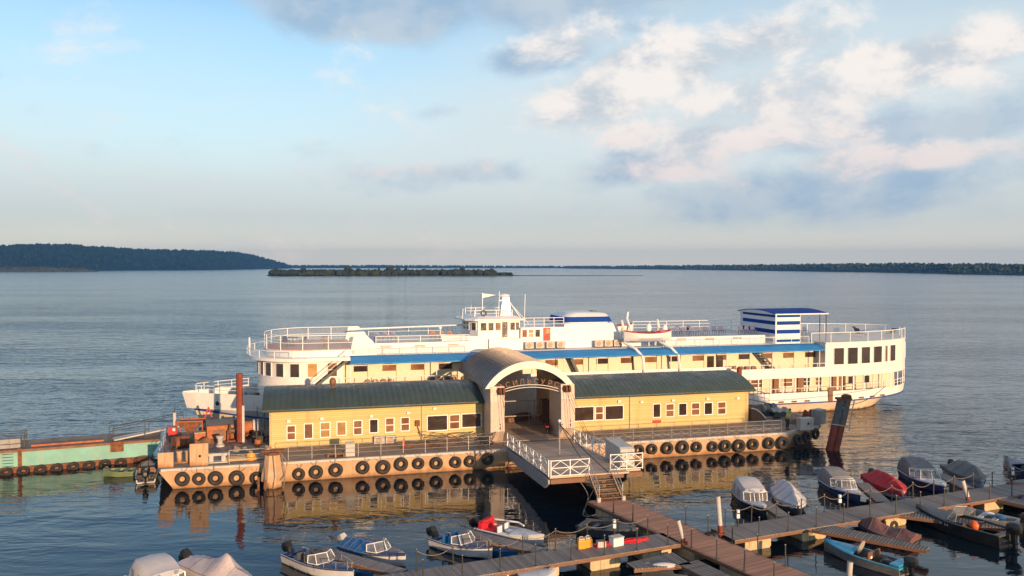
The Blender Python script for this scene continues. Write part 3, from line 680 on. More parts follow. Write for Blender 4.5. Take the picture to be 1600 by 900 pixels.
# ------------------------------------------------------------------ boarding ramp, its platform and the stairs
ramp = uvthing('boarding_ramp', 'broad grey boarding ramp from the arched gateway towards the docks, with white lattice rails', 'ramp', 2.5, -4.5, 1.6)
def rz_(v): return 1.95 if v < -7 else 1.95 + (v + 7) / 8.6 * (-.5)
mb = MB()
top = [(-.3, 1.5), (5.0, 1.5), (5.0, -6.6), (5.9, -7.0), (5.9, -9.7), (4.1, -9.9), (4.1, -10.3), (-.3, -10.3)]
mb.prism([(-10.3, 1.95), (-7, 1.95), (1.6, 1.45), (1.6, 1.37), (-7, 1.85), (-10.3, 1.85)], lambda a_, c_, h: (h, a_, c_), -.25, 5.0); mb.box((5.0, -9.8, 1.85), (6.0, -6.4, 1.95)); part('ramp_deck', mb, plank_brown, ramp)
for u0 in (-.4, 4.8):
    mb = MB(); mb.prism([(1.4, 1.30), (-7, 1.80), (-10.4, 1.80), (-10.4, 1.55), (-9.6, 1.1), (-4.0, .85), (.6, .9)], lambda a_, c_, h: (h, a_, c_), u0, u0 + .14); part('side_girder', mb, dark_grey if u0 > 0 else mid_grey, ramp)
for q_ in (((-.25, -10.5, 1.55), (2.1, -10.31, 1.84)), ((3.9, -10.1, 1.55), (6.0, -9.82, 1.84))): mb = MB(); mb.box(*q_); part('front_beam', mb, brown, ramp)
def lattice(label, a_, b_, h=1.05, bays=4):
    f = uvthing('lattice_rail', label, 'railing', a_[0], a_[1], a_[2]); A, B = Vector(a_), Vector(b_); up = Vector((0, 0, 1)); mb = MB()
    for t_ in (0.06, .52, .96): mb.beam(A + up * h * t_, B + up * h * t_, .05, .05)
    for i in range(bays + 1): q = A.lerp(B, i / bays); mb.beam(q, q + up * h, .06, .06, (1, 0, .01))
    part('rail_frame', mb, white_clean, f); mb = MB()
    for i in range(bays):
        q, e = A.lerp(B, i / bays), A.lerp(B, (i + 1) / bays); m_ = q.lerp(e, .5)
        mb.beam(q + up * h * .5, m_ + up * h * .92, .035, .035); mb.beam(m_ + up * h * .92, e + up * h * .5, .035, .035); mb.beam(q + up * h * .5, m_ + up * h * .1, .035, .035); mb.beam(m_ + up * h * .1, e + up * h * .5, .035, .035)
    part('lattice', mb, white_clean, f)
lattice('white lattice rail along the left side of the boarding ramp', (-.3, .2, 1.53), (-.3, -10.2, 1.95), bays=6)
lattice('white lattice rail across the front end of the ramp, left of the stairs', (-.2, -10.35, 1.95), (2.3, -10.35, 1.95), bays=2)
lattice('white lattice rail on the right side of the ramp, behind the grey cabinet', (5.0, .4, 1.52), (5.0, -6.3, 1.91), bays=5)
lattice('white lattice rail before the grey cabinet, right of the stairs', (3.95, -9.75, 1.95), (6.15, -9.75, 1.95), bays=2)
cab = uvthing('control_cabinet', 'large grey steel cabinet standing on the right side of the boarding ramp', 'cabinet', 5.2, -7.7, 1.95)
mb = MB(); mb.prism([(-9.2, 1.96), (-6.5, 1.96), (-6.5, 3.28), (-9.0, 3.22), (-9.2, 3.1)], lambda a_, c_, h: (h, a_, c_), 4.85, 5.85); part('casing', mb, pale_grey, cab, bevel=.03)
mb = MB(); mb.box((4.835, -8.6, 2.1), (4.85, -7.7, 3.0)); part('door', mb, pale_grey, cab)
# stairs down to the walkway
st = uvthing('gangway_stairs', 'steep metal stairs with hand rails from the boarding ramp down to the reddish walkway', 'stairs', 3.1, -11, .7)
s0, s1 = (-10.2, 1.95), (-12.0, .78)
for uu in (2.35, 3.85):
    mb = MB(); mb.beam((uu, s0[0], s0[1] - .06), (uu, s1[0], s1[1] - .06), .06, .2); part('stringer', mb, tan_wall, st)
    mb = MB(); mb.tube([(uu, s0[0] + .1, s0[1]), (uu, s0[0] + .1, s0[1] + .95), (uu, s1[0], s1[1] + .9), (uu, s1[0], s1[1])], .03, 6); mb.tube([(uu, s0[0] + .1, s0[1] + .5), (uu, s1[0], s1[1] + .45)], .022, 5); part('hand_rail', mb, steel, st)
for i in range(6):
    f = (i + .5) / 6; vv = s0[0] + (s1[0] - s0[0]) * f; zz = s0[1] + (s1[1] - s0[1]) * f
    mb = MB(); mb.box((2.39, vv - .14, zz - .02), (3.81, vv + .14, zz + .03)); part('tread', mb, brown, st)
for uu in (2.3, 3.9):
    mb = MB(); mb.tube([(uu, s1[0] - .05, .70), (uu, s1[0] - .05, .98)], .13, 10); part('foot_roller', mb, pale_grey, st)
# ------------------------------------------------------------------ tyres on the hull
tp = uvthing('tyre_fender', 'black tyre fender hanging on the front of the landing stage, left of the arched gateway', 'tyre', 0, 0, 0, 'tyre fenders along the landing stage')
OFF[tp.name] = (0, 0, 0)
mb = MB(); mb.torus((0, 0, 0), .335, .155, 1, 30, 12, .95); part('tread', mb, rubber, tp, smooth=True)
mb = MB(); mb.torus((0, -.10, 0), .31, .035, 1, 28, 6); part('rim_bead', mb, rubber, tp, smooth=True)
mb = MB(); mb.tube([(0.0, .05, .4), (.22, .08, .78)], .016, 4); mb.tube([(0.0, .05, .4), (-.22, .08, .78)], .016, 4); part('hanging_rope', mb, rope_mat, tp)
first = True
Lt = [(285, 748), (311, 747), (337, 747), (370, 747), (401, 746), (467, 741), (494, 738), (525, 735), (567, 731), (599, 729), (627, 726), (654, 725), (682, 724), (712, 721), (735, 720), (762, 717)]
Rt = [(998, 703), (1019, 701), (1043, 700), (1067, 699), (1089, 698), (1114, 697), (1134, 696), (1155, 696), (1177, 694), (1202, 693), (1223, 692)]
for L, lab in ((Lt, None), (Rt, 'black tyre fender hanging on the front of the landing stage, right of the arched gateway')):
    for x, y in L:
        u, z = LV(x, y, -.17); 
        o = tp if first else dup(tp, None, None, lab); first = False
        o.location = UV(u, -.20, z + random.uniform(-.06, .05)); o.rotation_euler = (random.uniform(-.10, .10), random.uniform(-.5, .5), TH + random.uniform(-.12, .12)); s_ = random.uniform(.86, 1.12); o.scale = (s_, random.uniform(.85, 1.1), s_)
        if lab is None and x < 420: o['label'] = 'black tyre fender hanging on the cluttered left corner of the landing stage'
for i, (f, z) in enumerate(((.22, .66), (.48, .72), (.76, .8))):
    a_, b_ = Vector((23.2, 0, 0)), Vector((27.9, 2.2, 0)); q = a_.lerp(b_, f); d_ = (b_ - a_).normalized(); nrm = Vector((d_.y, -d_.x, 0))
    q = q + nrm * .2; o = dup(tp, UV(q.x, q.y, z), TH + math.atan2(d_.y, d_.x), 'black tyre fender on the slanting right corner of the landing stage')
# ------------------------------------------------------------------ mooring piles
pile = uvthing('spud_pile', 'tall red-brown steel pile rising from the left deck of the landing stage', 'pile', -19.7, 7.2, DZ)
mb = MB(); mb.tube([(-19.7, 7.2, DZ - 1), (-19.7, 7.2, 6.75)], .24, 8, caps=True); part('post', mb, rust_red, pile)
mb = MB(); mb.box((-19.52, 6.93, DZ), (-19.34, 7.0, 4.3)); part('guide_strip', mb, pale_grey, pile)
p2 = uvthing('spud_pile', 'stout red steel pile between the right yellow building and the ship', 'pile', 26.6, 12.4, DZ)
u, z = LV(1155, 590, 12.4); OFF[p2.name] = (u, 12.4, DZ); p2.location = UV(u, 12.4, DZ)
mb = MB(); mb.tube([(u, 12.4, DZ - 1), (u, 12.4, 5.05)], .26, 8); part('post', mb, rust_red, p2)
mb = MB(); mb.tube([(u, 12.4, 1.4), (u, 12.4, 1.8)], .36, 8); part('collar', mb, rust, p2)
# bell shaped dolphin before the hull, and the leaning one at the right end
d1 = uvthing('mooring_dolphin', 'tapered concrete and steel mooring dolphin before the left end of the landing stage', 'mooring dolphin', -17.0, -.95, 0)
c = (-17.0, -.95); mb = MB()
def ring8(r_, z, sx=1.0): return [(c[0] + r_ * sx * math.cos(6.283 * (i + .5) / 8), c[1] + r_ * math.sin(6.283 * (i + .5) / 8), z) for i in range(8)]
mb.loft([ring8(.62, -.8), ring8(.62, .45), ring8(.80, .5), ring8(.78, .85), ring8(.55, 1.9), ring8(.5, 2.25)]); part('body', mb, stage_hull, d1)
mb = MB(); mb.loft([ring8(.62, 2.25), ring8(.62, 2.42)]); mb.box((c[0] - .7, c[1] - .2, 2.42), (c[0] + .75, c[1] + .1, 2.52)); part('cap', mb, rust, d1)
mb = MB()
for q in (-.45, .05, .6): mb.tube([(c[0] + q, c[1] - .6, 2.3), (c[0] + q * 1.2 + .1, c[1] - .82, 1.0), (c[0] + q * 1.2, c[1] - .75, .1)], .03, 5)
mb.tube([(c[0] + .6, c[1] - .2, 2.3), (c[0] + .95, c[1] - .2, 1.6), (c[0] + .8, c[1] - .3, .9), (c[0] + .5, c[1] - .75, .6)], .035, 5); part('chafing_rope', mb, rope_mat, d1)
mb = MB(); mb.box((c[0] - .95, c[1] - .75, -.6), (c[0] - .82, c[1] - .62, .9)); mb.box((c[0] - .5, c[1] - .85, -.6), (c[0] - .38, c[1] - .72, .7)); part('timber', mb, rust, d1)
B0, T0 = PZ(1300, 703, 0), PZ(1318, 625, 3.95)
pile_grey = pm('dull_grey_concrete', (0.11, 0.11, 0.108), 0.7, var=0.2, dirt=(0.07, 0.05, 0.04), dirt_amt=0.3, streak=True)
d2 = thing('mooring_dolphin', 'leaning pile cluster, dark red below and grey above, right of the landing stage', 'mooring dolphin', B0)
OFF[d2.name] = tuple(B0); ax = (Vector(T0) - Vector(B0)).normalized(); Mm = Vector(B0) + ax * 2.15
mb = MB()
for q, s_ in ((-.25, .31), (.25, .31), (0.0, .31)):
    off_ = Vector((q, .25 if q == 0 else -.1, 0)); mb.tube([Vector(B0) + off_ - ax * 1.0, Mm + off_], s_ * .95, 10)
part('pile_foot', mb, rust_red, d2, smooth=True); mb = MB()
for q in (-.25, .25, 0.0):
    off_ = Vector((q, .25 if q == 0 else -.1, 0)); mb.tube([Mm + off_ - ax * .0, Vector(T0) + off_], .31, 10)
part('pile_head', mb, pile_grey, d2, smooth=True)
mb = MB(); T_ = Vector(T0); mb.cbox(T_ + Vector((0, 0, .1)), (1.1, .8, .18)); mb.ball(T_ + Vector((.2, -.1, .3)), (.45, .35, .22), 9, 5); part('cap', mb, rust, d2)
mb = MB(); mb.tube([T_ + Vector((.75, -.3, 0)), Mm + Vector((.85, -.3, .2)), Mm + Vector((.8, -.3, -.5))], .05, 5); mb.beam(Mm + Vector((-.65, -.45, .1)), Mm + Vector((.65, -.45, -.1)), .05, .08); mb.beam(T_ + Vector((-.55, -.43, -.5)), T_ + Vector((.55, -.43, -.7)), .05, .08); part('tie_bar', mb, pale_grey, d2)
# ------------------------------------------------------------------ passenger ship (in the landing stage's frame, centre line v = VS)
VS = 20.0
ship = uvthing('passenger_ship', 'white three-deck river passenger ship with blue awnings moored behind the landing stage', 'ship', 13, VS, 0)
def hw_curve(t, H, tb, pb, ts, ps=2.0):
    a_ = H * (1 - max(0.0, (tb - t) / tb) ** pb) if t < tb else H
    b_ = H * max(0.0, 1 - max(0.0, (t - ts) / (1 - ts)) ** ps) ** (1 / ps)
    return min(a_, b_)
def tseq(n=60):
    return [0.5 - 0.5 * math.cos(math.pi * i / n) for i in range(n + 1)]
def level(u0, u1, H, tb, pb, ts, ps, zf, n=64, tmax=1.0):
    near, far = [], []
    for t in tseq(n):
        if t > tmax + 1e-6: continue
        u = u0 + (u1 - u0) * t; h = hw_curve(t, H, tb, pb, ts, ps); z = zf(u)
        near.append((u, VS - h, z)); far.append((u, VS + h, z))
    return near, far
def sheer(u): return 2.15 + max(0, (-14 - u) / 11.2) ** 1.5 * .1
stripe = lambda u: 1.05 + (max(0, (-10 - u) / 15.0) ** 1.6) * 1.0 + max(0, (u - 36) / 15) ** 1.5 * .25
lv_ = [level(-22.6, 46.5, 4.6, .34, 1.7, .90, 2, lambda u: -1.0), level(-23.7, 46.2, 5.6, .30, 1.8, .90, 2, lambda u: 0.0),
       level(-24.5, 47.9, 6.1, .27, 1.9, .86, 2, lambda u: stripe(u) - .08), level(-24.55, 50.2, 6.25, .26, 1.9, .84, 2, lambda u: stripe(u) + .10),
       level(-25.2, 50.4, 6.2, .25, 2.0, .84, 2, lambda u: 2.15 if u > -14 else 2.15)]
def hull_part(name, i, j, mat, **kw):
    mb = MB()
    for s_ in (0, 1): mb.loft([lv_[i][s_], lv_[j][s_]], False, False)
    return part(name, mb, mat, ship, True, **kw)
hull = hull_part('hull', 1, 2, cream_hull)
hull_part('hull_bottom', 0, 1, rust_red)
# underside overhang at the stripe, then the stripe, then white topsides
mb = MB()
for s_ in (0, 1):
    o_ = [(p[0], p[1] + (-.09 if s_ == 0 else .09), p[2] - .12) for p in lv_[3][s_]]; q_ = [(p[0], p[1] + (-.09 if s_ == 0 else .09), p[2]) for p in lv_[3][s_]]
    mb.loft([lv_[2][s_], o_, q_, lv_[3][s_]], False, False)
part('rubbing_strake', mb, blue_stripe, ship, True)
hull_part('topside', 3, 4, white)
# bow bulwark, flaring up, and closed side up to the middle deck as far as the open gallery
UG = 21.5
def band(z0, z1, ua, ub, H=6.2, grow=0.0, mat=white, name='side_plating', n=90, hi=None, lo=None):
    mb = MB()
    for s_ in (-1, 1):
        a_, b_ = [], []
        for i in range(n + 1):
            f = i / n; u = ua + (ub - ua) * (f if ua > -24 else f ** 1.8)
            t = (u + 25.2) / 75.6; h = hw_curve(t, H, .25, 2.0, .84, 2)
            zt = hi(u) if hi else z1; zl = lo(u) if lo else z0
            a_.append((u, VS + s_ * h, zl)); b_.append((u - (.35 if u < -24 else 0) * grow, VS + s_ * (h + grow * max(0, min(1, (-u - 8) / 6)) * .25), zt))
        mb.loft([a_, b_], False, False)
    return part(name, mb, mat, ship, True)
band(2.15, 3.65, -25.2, UG, grow=1.0, hi=lambda u: 3.62)
def hull_pt(u, s_=-1, off=0.0):
    t = (u + 25.2) / 75.6; h = hw_curve(t, 6.2, .25, 2.0, .84, 2) + off; return (u, VS + s_ * h)
def outline(ua, ub, off=0.0, n=80, both=True):
    us = [ua + (ub - ua) * (0.5 - .5 * math.cos(math.pi * i / n)) for i in range(n + 1)]
    near = [hull_pt(u, -1, off) for u in us]; far = [hull_pt(u, 1, off) for u in us]
    return near + far[::-1] if both else near
mb = MB(); mb.slab(outline(-24.6, -17.0, -.1, 30), 2.72, 2.80); part('fore_deck', mb, deck_grey, ship)
mb = MB(); mb.slab(outline(-17.0, 50.35, -.05), 1.95, 2.05); part('main_deck', mb, deck_grey, ship)
# lower house
def house(name, ua, ub, hw_, z0, z1, mat, cap=True):
    mb = MB(); mb.box((ua, VS - hw_, z0), (ub, VS + hw_, z1)); return part(name, mb, mat, ship)
house('lower_house', -15, 46.0, 4.9, 2.05, 3.66, house_cream)
# gallery posts and rail of the lower deck at the stern
mb = MB()
for i in range(22):
    u = UG + .6 + i * 1.38
    if u < 50.0:
        x, y = hull_pt(u, -1, -.08); mb.box((x - .05, y - .05, 2.1), (x + .05, y + .05, 3.66))
        x, y = hull_pt(u, 1, -.08); mb.box((x - .05, y - .05, 2.1), (x + .05, y + .05, 3.66))
part('gallery_post', mb, white_clean, ship)
def rail_path(name, pts, z, h, nb, r=.03, gap=1.5, mat=white_clean, glass=False, parent=None):
    """rail along plan points"""
    mb = MB(); P = [Vector((p[0], p[1], z)) for p in pts]
    for i in range(nb): mb.tube([p + Vector((0, 0, h * (i + 1) / nb)) for p in P], r * (1.2 if i == nb - 1 else .8), 5)
    acc = gap; last = P[0]
    for i, p in enumerate(P):
        acc += (p - last).length; last = p
        if acc >= gap or i == len(P) - 1: mb.tube([p, p + Vector((0, 0, h))], r * 1.2, 5); acc = 0
    o_ = part(name, mb, mat, parent or ship)
    if glass:
        g = MB(); g.loft([[(p.x, p.y, p.z + .08) for p in P], [(p.x, p.y, p.z + h * .9) for p in P]], False, False); part('rail_panel', g, rail_glass, o_)
    return o_
def dense(pts, step=.3):
    out = []
    for a_, b_ in zip(pts, pts[1:]):
        L = math.dist(a_, b_); n = max(1, int(L / step))
        out += [tuple(a_[k_] + (b_[k_] - a_[k_]) * i / n for k_ in range(2)) for i in range(n)]
    return out + [pts[-1]]
rail_path('gallery_rail', dense(outline(40, 50.3, -.1, 40)), 2.15, .62, 2)
rail_path('gallery_rail', dense([hull_pt(UG + .5, -1, -.1), hull_pt(40, -1, -.1)]), 2.15, .42, 1)
rail_path('bow_rail', dense(outline(-17.2, -24.7, .05, 40)[::-1][:0] or ([hull_pt(u, -1, .12) for u in np.linspace(-17.2, -24.4, 26)] + [hull_pt(u, 1, .12) for u in np.linspace(-24.4, -17.2, 26)])), 3.62, .62, 2, gap=1.3)
# middle deck
mb = MB(); mb.slab(outline(-18.6, 50.45, .06), 3.66, 3.93); part('middle_deck', mb, white, ship)
band(0, 0, 1.5, 36.6, H=6.22, hi=lambda u: 5.02 if u < 25 else (5.02 - min(1, (u - 25) / 1.6) * .35), lo=lambda u: 3.93, name='bulwark')
rail_path('deck_rail', dense([hull_pt(26.5, -1, 0), hull_pt(36.6, -1, 0)]), 4.67, .38, 1)
band(0, 0, -13.0, 1.5, H=6.2, hi=lambda u: 4.25, lo=lambda u: 3.93, name='low_bulwark')
rail_path('deck_rail', dense([hull_pt(-13.4, -1, 0), hull_pt(1.5, -1, 0)]), 4.25, .85, 2)
mb = MB(); mb.slab([(-13, VS - 6.0), (36.5, VS - 6.0), (36.5, VS + 6.0), (-13, VS + 6.0)], 3.94, 3.96); part('deck_covering', mb, pink_deck, ship)
house('middle_house', -13.5, 36.6, 4.7, 3.96, 6.62, house_cream)
# wall details of the middle house (near side)
VN = VS - 4.7
pan = MB()
for u in np.arange(-9.4, 36, 2.55): pan.box((u - .02, VN - .02, 3.97), (u + .02, VN - .002, 6.5))
part('panel_joint', pan, brown, ship)
for i, u in enumerate(np.arange(-10.6, 36, 2.55)):
    win(ship, u, u + 1.15, 5.55, 6.02, v=VN, pane=pane_brown if i % 3 else pane_dark, fmat=brown, t=.03)
for u in (24.1, 25.1): mb = MB(); mb.box((u, VN - .04, 3.97), (u + .75, VN - .003, 5.95)); part('door', mb, pane_dark, ship)
# lower house windows and doors seen under the gallery
VL = VS - 4.9
for i, u in enumerate((24.0, 28.9, 32.4, 35.0, 36.4, 40.3, 42.2)):
    win(ship, u, u + (1.25 if i < 3 else .7), 2.65, 3.4, v=VL, pane=pane_brown if i in (1, 2, 4) else pane_dark, bars=(.5,) if i < 5 else (), t=.06)
for u in (26.8, 31.3, 34.2, 38.1, 39.2): mb = MB(); mb.box((u, VL - .05, 2.06), (u + .8, VL - .003, 3.5)); part('door', mb, brown, ship)
mb = MB(); mb.box((1.6, VS - 6.24, 2.2), (2.5, VS - 6.205, 3.6)); part('side_door', mb, pane_dark, ship)
# awnings over the middle deck
def awning(ua, ub, label=None):
    mb = MB(); n = 60; rings = []
    for i in range(n + 1):
        u = ua + (ub - ua) * i / n; sag = .02 * math.sin(i * 2.1)
        rings.append([(u, VS - 6.32, 6.36 + sag), (u, VS - 6.3, 6.46 + sag), (u, VS - 5.6, 6.82), (u, VS - 4.6, 7.0), (u, VS - 4.6, 6.9), (u, VS - 5.6, 6.72), (u, VS - 6.2, 6.40 + sag)])
    mb.loft(rings); part('awning', mb, awning_blue, ship)
    mb = MB(); rings = [[(p[0], 2 * VS - p[1], p[2]) for p in r_] for r_ in rings]; mb.loft(rings); part('awning', mb, awning_blue, ship)
awning(-11.0, 36.45)
mb = MB()
for u in (-11.0, -3.4, -.9, 8.6, 11.9, 19.5, 25.5, 30.6, 36.0):
    mb.tube([(u, VS - 6.1, 3.95), (u, VS - 6.1, 6.45)], .05, 6)
part('awning_post', mb, white_clean, ship)
mb = MB(); mb.box((-13, VS - 4.75, 6.63), (36.6, VS + 4.75, 7.02)); part('upper_deck', mb, deck_pale, ship)
# ladders on the middle deck
def ladder(a_, b_, w_, mat, name='stairway', n=9, rails=True):
    mb = MB(); a_, b_ = Vector(a_), Vector(b_)
    for s_ in (-w_ / 2, w_ / 2): mb.beam(a_ + Vector((0, s_, 0)), b_ + Vector((0, s_, 0)), .06, .22)
    for i in range(n): q = a_.lerp(b_, (i + .5) / n); mb.cbox(q, (.26, w_, .05))
    o_ = part(name, mb, mat, ship)
    if rails:
        mb = MB()
        for s_ in (-w_ / 2, w_ / 2): mb.tube([a_ + Vector((0, s_, .85)), b_ + Vector((0, s_, .85))], .03, 5); mb.tube([a_ + Vector((0, s_, .45)), b_ + Vector((0, s_, .45))], .02, 5)
        part('hand_rail', mb, white_clean, o_)
ladder((-14.6, VS - 5.6, 3.96), (-11.2, VS - 5.6, 6.75), .8, dark_grey)
ladder((31.6, VS - 5.3, 3.96), (29.2, VS - 5.3, 6.6), .9, dark_grey, rails=False)
ladder((10.6, VS - 5.3, 3.96), (9.4, VS - 5.3, 6.6), .6, dark_grey, rails=False)
# ---- forward saloon with round front
def dpath(uc, ua, hw_, n=40, r=None):
    """a D-shaped plan: straight sides back at ua, round front reaching uc"""
    r = r or hw_; pts = []
    for i in range(n + 1):
        a_ = -math.pi / 2 + math.pi * i / n; pts.append((uc + r - r * math.cos(a_), VS - hw_ * math.sin(-a_) * -1 if False else VS + hw_ * math.sin(a_)))
    return [(ua, VS - hw_)] + pts + [(ua, VS + hw_)]
sal = dpath(-19.05, -11.6, 5.2, 48, 4.2)
mb = MB(); mb.slab(sal, 3.0, 6.70); part('forward_saloon', mb, white, ship)
def along(path, ds):
    """point and tangent at arc length ds along a plan path"""
    acc = 0
    for a_, b_ in zip(path, path[1:]):
        L = math.dist(a_, b_)
        if acc + L >= ds: f = (ds - acc) / L; return (a_[0] + (b_[0] - a_[0]) * f, a_[1] + (b_[1] - a_[1]) * f), ((b_[0] - a_[0]) / L, (b_[1] - a_[1]) / L)
        acc += L
    return path[-1], (1, 0)
def curve_win(path, ds, w_, z0, z1, pane, t=.06, fm=None, bars=(), name='window'):
    (x, y), (tx, ty) = along(path, ds); 
    m = Matrix(((tx, ty, 0), (ty, -tx, 0), (0, 0, 1))); nx, ny = ty, -tx
    if (x - 15) * nx + (y - VS) * ny < 0: nx, ny = -nx, -ny
    if abs(y - VS) > 2 and (y - VS) * ny < 0: nx, ny = -nx, -ny
    m = Matrix(((tx, nx, 0), (ty, ny, 0), (0, 0, 1)))
    def bx(mb, a0, a1, d0, d1, zz0, zz1):
        c_ = Vector((x, y, 0)) + m @ Vector(((a0 + a1) / 2, (d0 + d1) / 2, 0)); c_.z = (zz0 + zz1) / 2; mb.cbox(c_, (a1 - a0, d1 - d0, zz1 - zz0), m)
    h = w_ / 2; mb = MB()
    bx(mb, -h - t, -h, -.03, .05, z0 - t, z1 + t); bx(mb, h, h + t, -.03, .05, z0 - t, z1 + t); bx(mb, -h, h, -.03, .05, z0 - t, z0); bx(mb, -h, h, -.03, .05, z1, z1 + t)
    for b in bars: zz = z0 + (z1 - z0) * b; bx(mb, -h, h, -.03, .045, zz - .03, zz + .03)
    o_ = part(name, mb, fm or white_clean, ship); g = MB(); bx(g, -h + .001, h - .001, -.04, .03, z0 + .001, z1 - .001); part('pane', g, pane, o_)
# near-side windows, from the straight side round to the far side
Ltot = sum(math.dist(a_, b_) for a_, b_ in zip(sal, sal[1:]))
for i, ds in enumerate((.9, 2.6, 4.1, 5.5, 6.9, 8.1, 9.3, 10.5, 11.8, 13.0)):
    curve_win(sal, ds, .78, 5.28, 6.42, (pane_brown, pane_gold, pane_dark, pane_dark, pane_dark, pane_brown, pane_brown, pane_brown, pane_dark, pane_dark)[i], bars=(.5,) if i == 0 else ())
plat = dpath(-19.95, -11.0, 6.3, 56, 5.0)
mb = MB(); mb.slab(plat, 6.72, 7.0); part('front_platform', mb, white, ship)
rail_path('platform_rail', dense(plat[4:-4], .5), 7.0, .62, 1, glass=True, gap=1.7)
mb = MB(); mb.tube([(-19.75, VS, 7.0), (-19.75, VS, 8.4)], .08, 6); part('jack_staff', mb, white_clean, ship)
ter = dpath(-18.5, -10.6, 5.0, 48, 4.0)
mb = MB(); mb.slab(ter, 7.0, 7.55); part('terrace_side', mb, white, ship)
tin = dpath(-18.35, -10.7, 4.85, 48, 3.9)
mb = MB(); mb.slab(tin, 7.55, 7.62); part('terrace_floor', mb, pink_deck, ship)
rail_path('terrace_rail', dense(dpath(-18.45, -10.6, 4.95, 48, 3.95), .5), 7.55, 1.3, 2, r=.035, glass=True, gap=2.1)
for q_ in (VS - 4.95, VS + 4.75): mb = MB(); mb.prism([(-11.0, 7.0), (-8.6, 7.0), (-8.9, 8.2), (-9.6, 8.9), (-10.6, 8.9)], lambda a_, c_, h: (a_, h, c_), q_, q_ + .2); part('wing_screen', mb, white, ship)
# ---- upper deck: low trunk, glass side rails, rails on top
def trunk(ua, ub, hw_, z1):
    mb = MB(); mb.box((ua, VS - hw_, 7.02), (ub, VS + hw_, z1)); o_ = part('deck_trunk', mb, white, ship)
    mb = MB()
    for u in np.arange(ua + 1.3, ub - 1, 3.1):
        for zz in (.55, .68): mb.box((u, VS - hw_ - .03, 7.02 + zz - .03), (u + 1.0, VS - hw_ - .003, 7.02 + zz + .03))
    part('vent_slot', mb, brown, o_); 
    mb = MB(); mb.box((ua + .05, VS - hw_ + .05, z1), (ub - .05, VS + hw_ - .05, z1 + .03)); part('trunk_top', mb, deck_pale, o_)
trunk(-9.5, .3, 4.1, 7.95); trunk(19.8, 31.0, 4.1, 7.85)
rail_path('side_rail', dense([(-10.8, VS - 5.0), (-.2, VS - 5.0)], .5), 7.0, .62, 1, glass=True, gap=1.3)
rail_path('side_rail', dense([(19.2, VS - 5.0), (35.5, VS - 5.0)], .5), 7.0, .72, 1, glass=True, gap=1.9)
rail_path('top_rail', dense([(-8.6, VS - 4.0), (0, VS - 4.0)], .5), 7.95, .62, 2, gap=1.6, glass=True)
rail_path('top_rail', dense([(-8.6, VS + 4.6), (0, VS + 4.6)], .5), 7.95, .75, 2, gap=1.6)
rail_path('top_rail', dense([(20, VS + 4.4), (35, VS + 4.4)], .5), 7.85, 1.0, 3, gap=1.9)
mb = MB(); mb.tube([(-10, VS + 1.0, 8.9), (2, VS + 1.0, 9.15)], [.09, .06], 8); mb.ball((2.3, VS + 1.0, 9.15), .13, 8, 5); part('boom', mb, white_clean, ship)
# ---- bridge
wh = MB(); q_ = [(.2, VS), (.5, VS - 1.9), (1.1, VS - 2.9), (5.2, VS - 2.9), (5.2, VS + 2.9), (1.1, VS + 2.9), (.5, VS + 1.9)]
wh.slab(q_, 7.02, 9.78); wheel = part('wheelhouse', wh, white, ship)
mb = MB(); mb.slab([(-.45, VS), (-.1, VS - 2.4), (.7, VS - 3.35), (5.6, VS - 3.35), (5.6, VS + 3.35), (.7, VS + 3.35), (-.1, VS + 2.4)], 9.78, 9.92)
mb.loft([[(p[0], p[1], 9.92) for p in [(-.1, VS), (.2, VS - 2.3), (.9, VS - 3.1), (5.4, VS - 3.1), (5.4, VS + 3.1), (.9, VS + 3.1), (.2, VS + 2.3)]], [(p[0], p[1], 10.15) for p in [(.7, VS), (.9, VS - 1.8), (1.4, VS - 2.4), (5.0, VS - 2.4), (5.0, VS + 2.4), (1.4, VS + 2.4), (.9, VS + 1.8)]]]); part('wheelhouse_roof', mb, white, ship)
VW2 = VS - 2.9
for i, (u, w_) in enumerate(((1.35, .55), (2.1, .5), (2.8, .5), (4.25, .45))):
    win(ship, u, u + w_, 8.82, 9.55, v=VW2, pane=pane_dark if i != 2 else pane_brown, t=.05)
win(ship, 4.8, 5.12, 8.82, 9.55, v=VW2, pane=pane_dark, t=.04)
mb = MB(); mb.box((3.45, VW2 - .05, 8.05), (3.98, VW2 - .003, 9.6)); part('door', mb, pane_dark, ship)
for i in range(4):
    a_, b_ = Vector(((.5, VS - 1.9))), Vector(((1.1, VS - 2.9))); 
    pa = [(1.08, VS - 2.86), (.5, VS - 1.9), (.2, VS), (.5, VS + 1.9)]; curve_win(pa, (.55, 1.6, 2.5, 3.6)[i], .6, 8.85, 9.55, pane_dark, t=.05)
# wing wall below the wheelhouse, lower bridge block, deckhouse and funnel casing
mb = MB(); mb.prism([(-2.6, 8.6), (2.6, 8.2), (2.6, 7.02), (-2.2, 7.02)], lambda a_, c_, h: (a_, h, c_), VS - 3.4, VS - 3.3); mb.box((2.0, VS - 3.7, 7.02), (5.3, VS - 2.95, 8.05)); part('bridge_wing', mb, white, ship)
mb = MB(); mb.tube([(-2.6, VS - 3.35, 8.6), (-2.6, VS - 3.35, 9.1)], .04, 6); mb.ball((-2.6, VS - 3.35, 9.2), .16, 8, 5); part('search_light', mb, white_clean, ship)
mb = MB(); mb.box((5.2, VS - 3.25, 7.02), (9.6, VS + 3.25, 9.05)); part('deckhouse', mb, white, ship)
VD = VS - 3.25
for i, u in enumerate((5.35, 6.0, 6.65)): win(ship, u, u + .45, 8.15, 8.85, v=VD, pane=(pane_brown, pane_gold, pane_dark)[i], t=.04, bars=(.5,) if i == 1 else ())
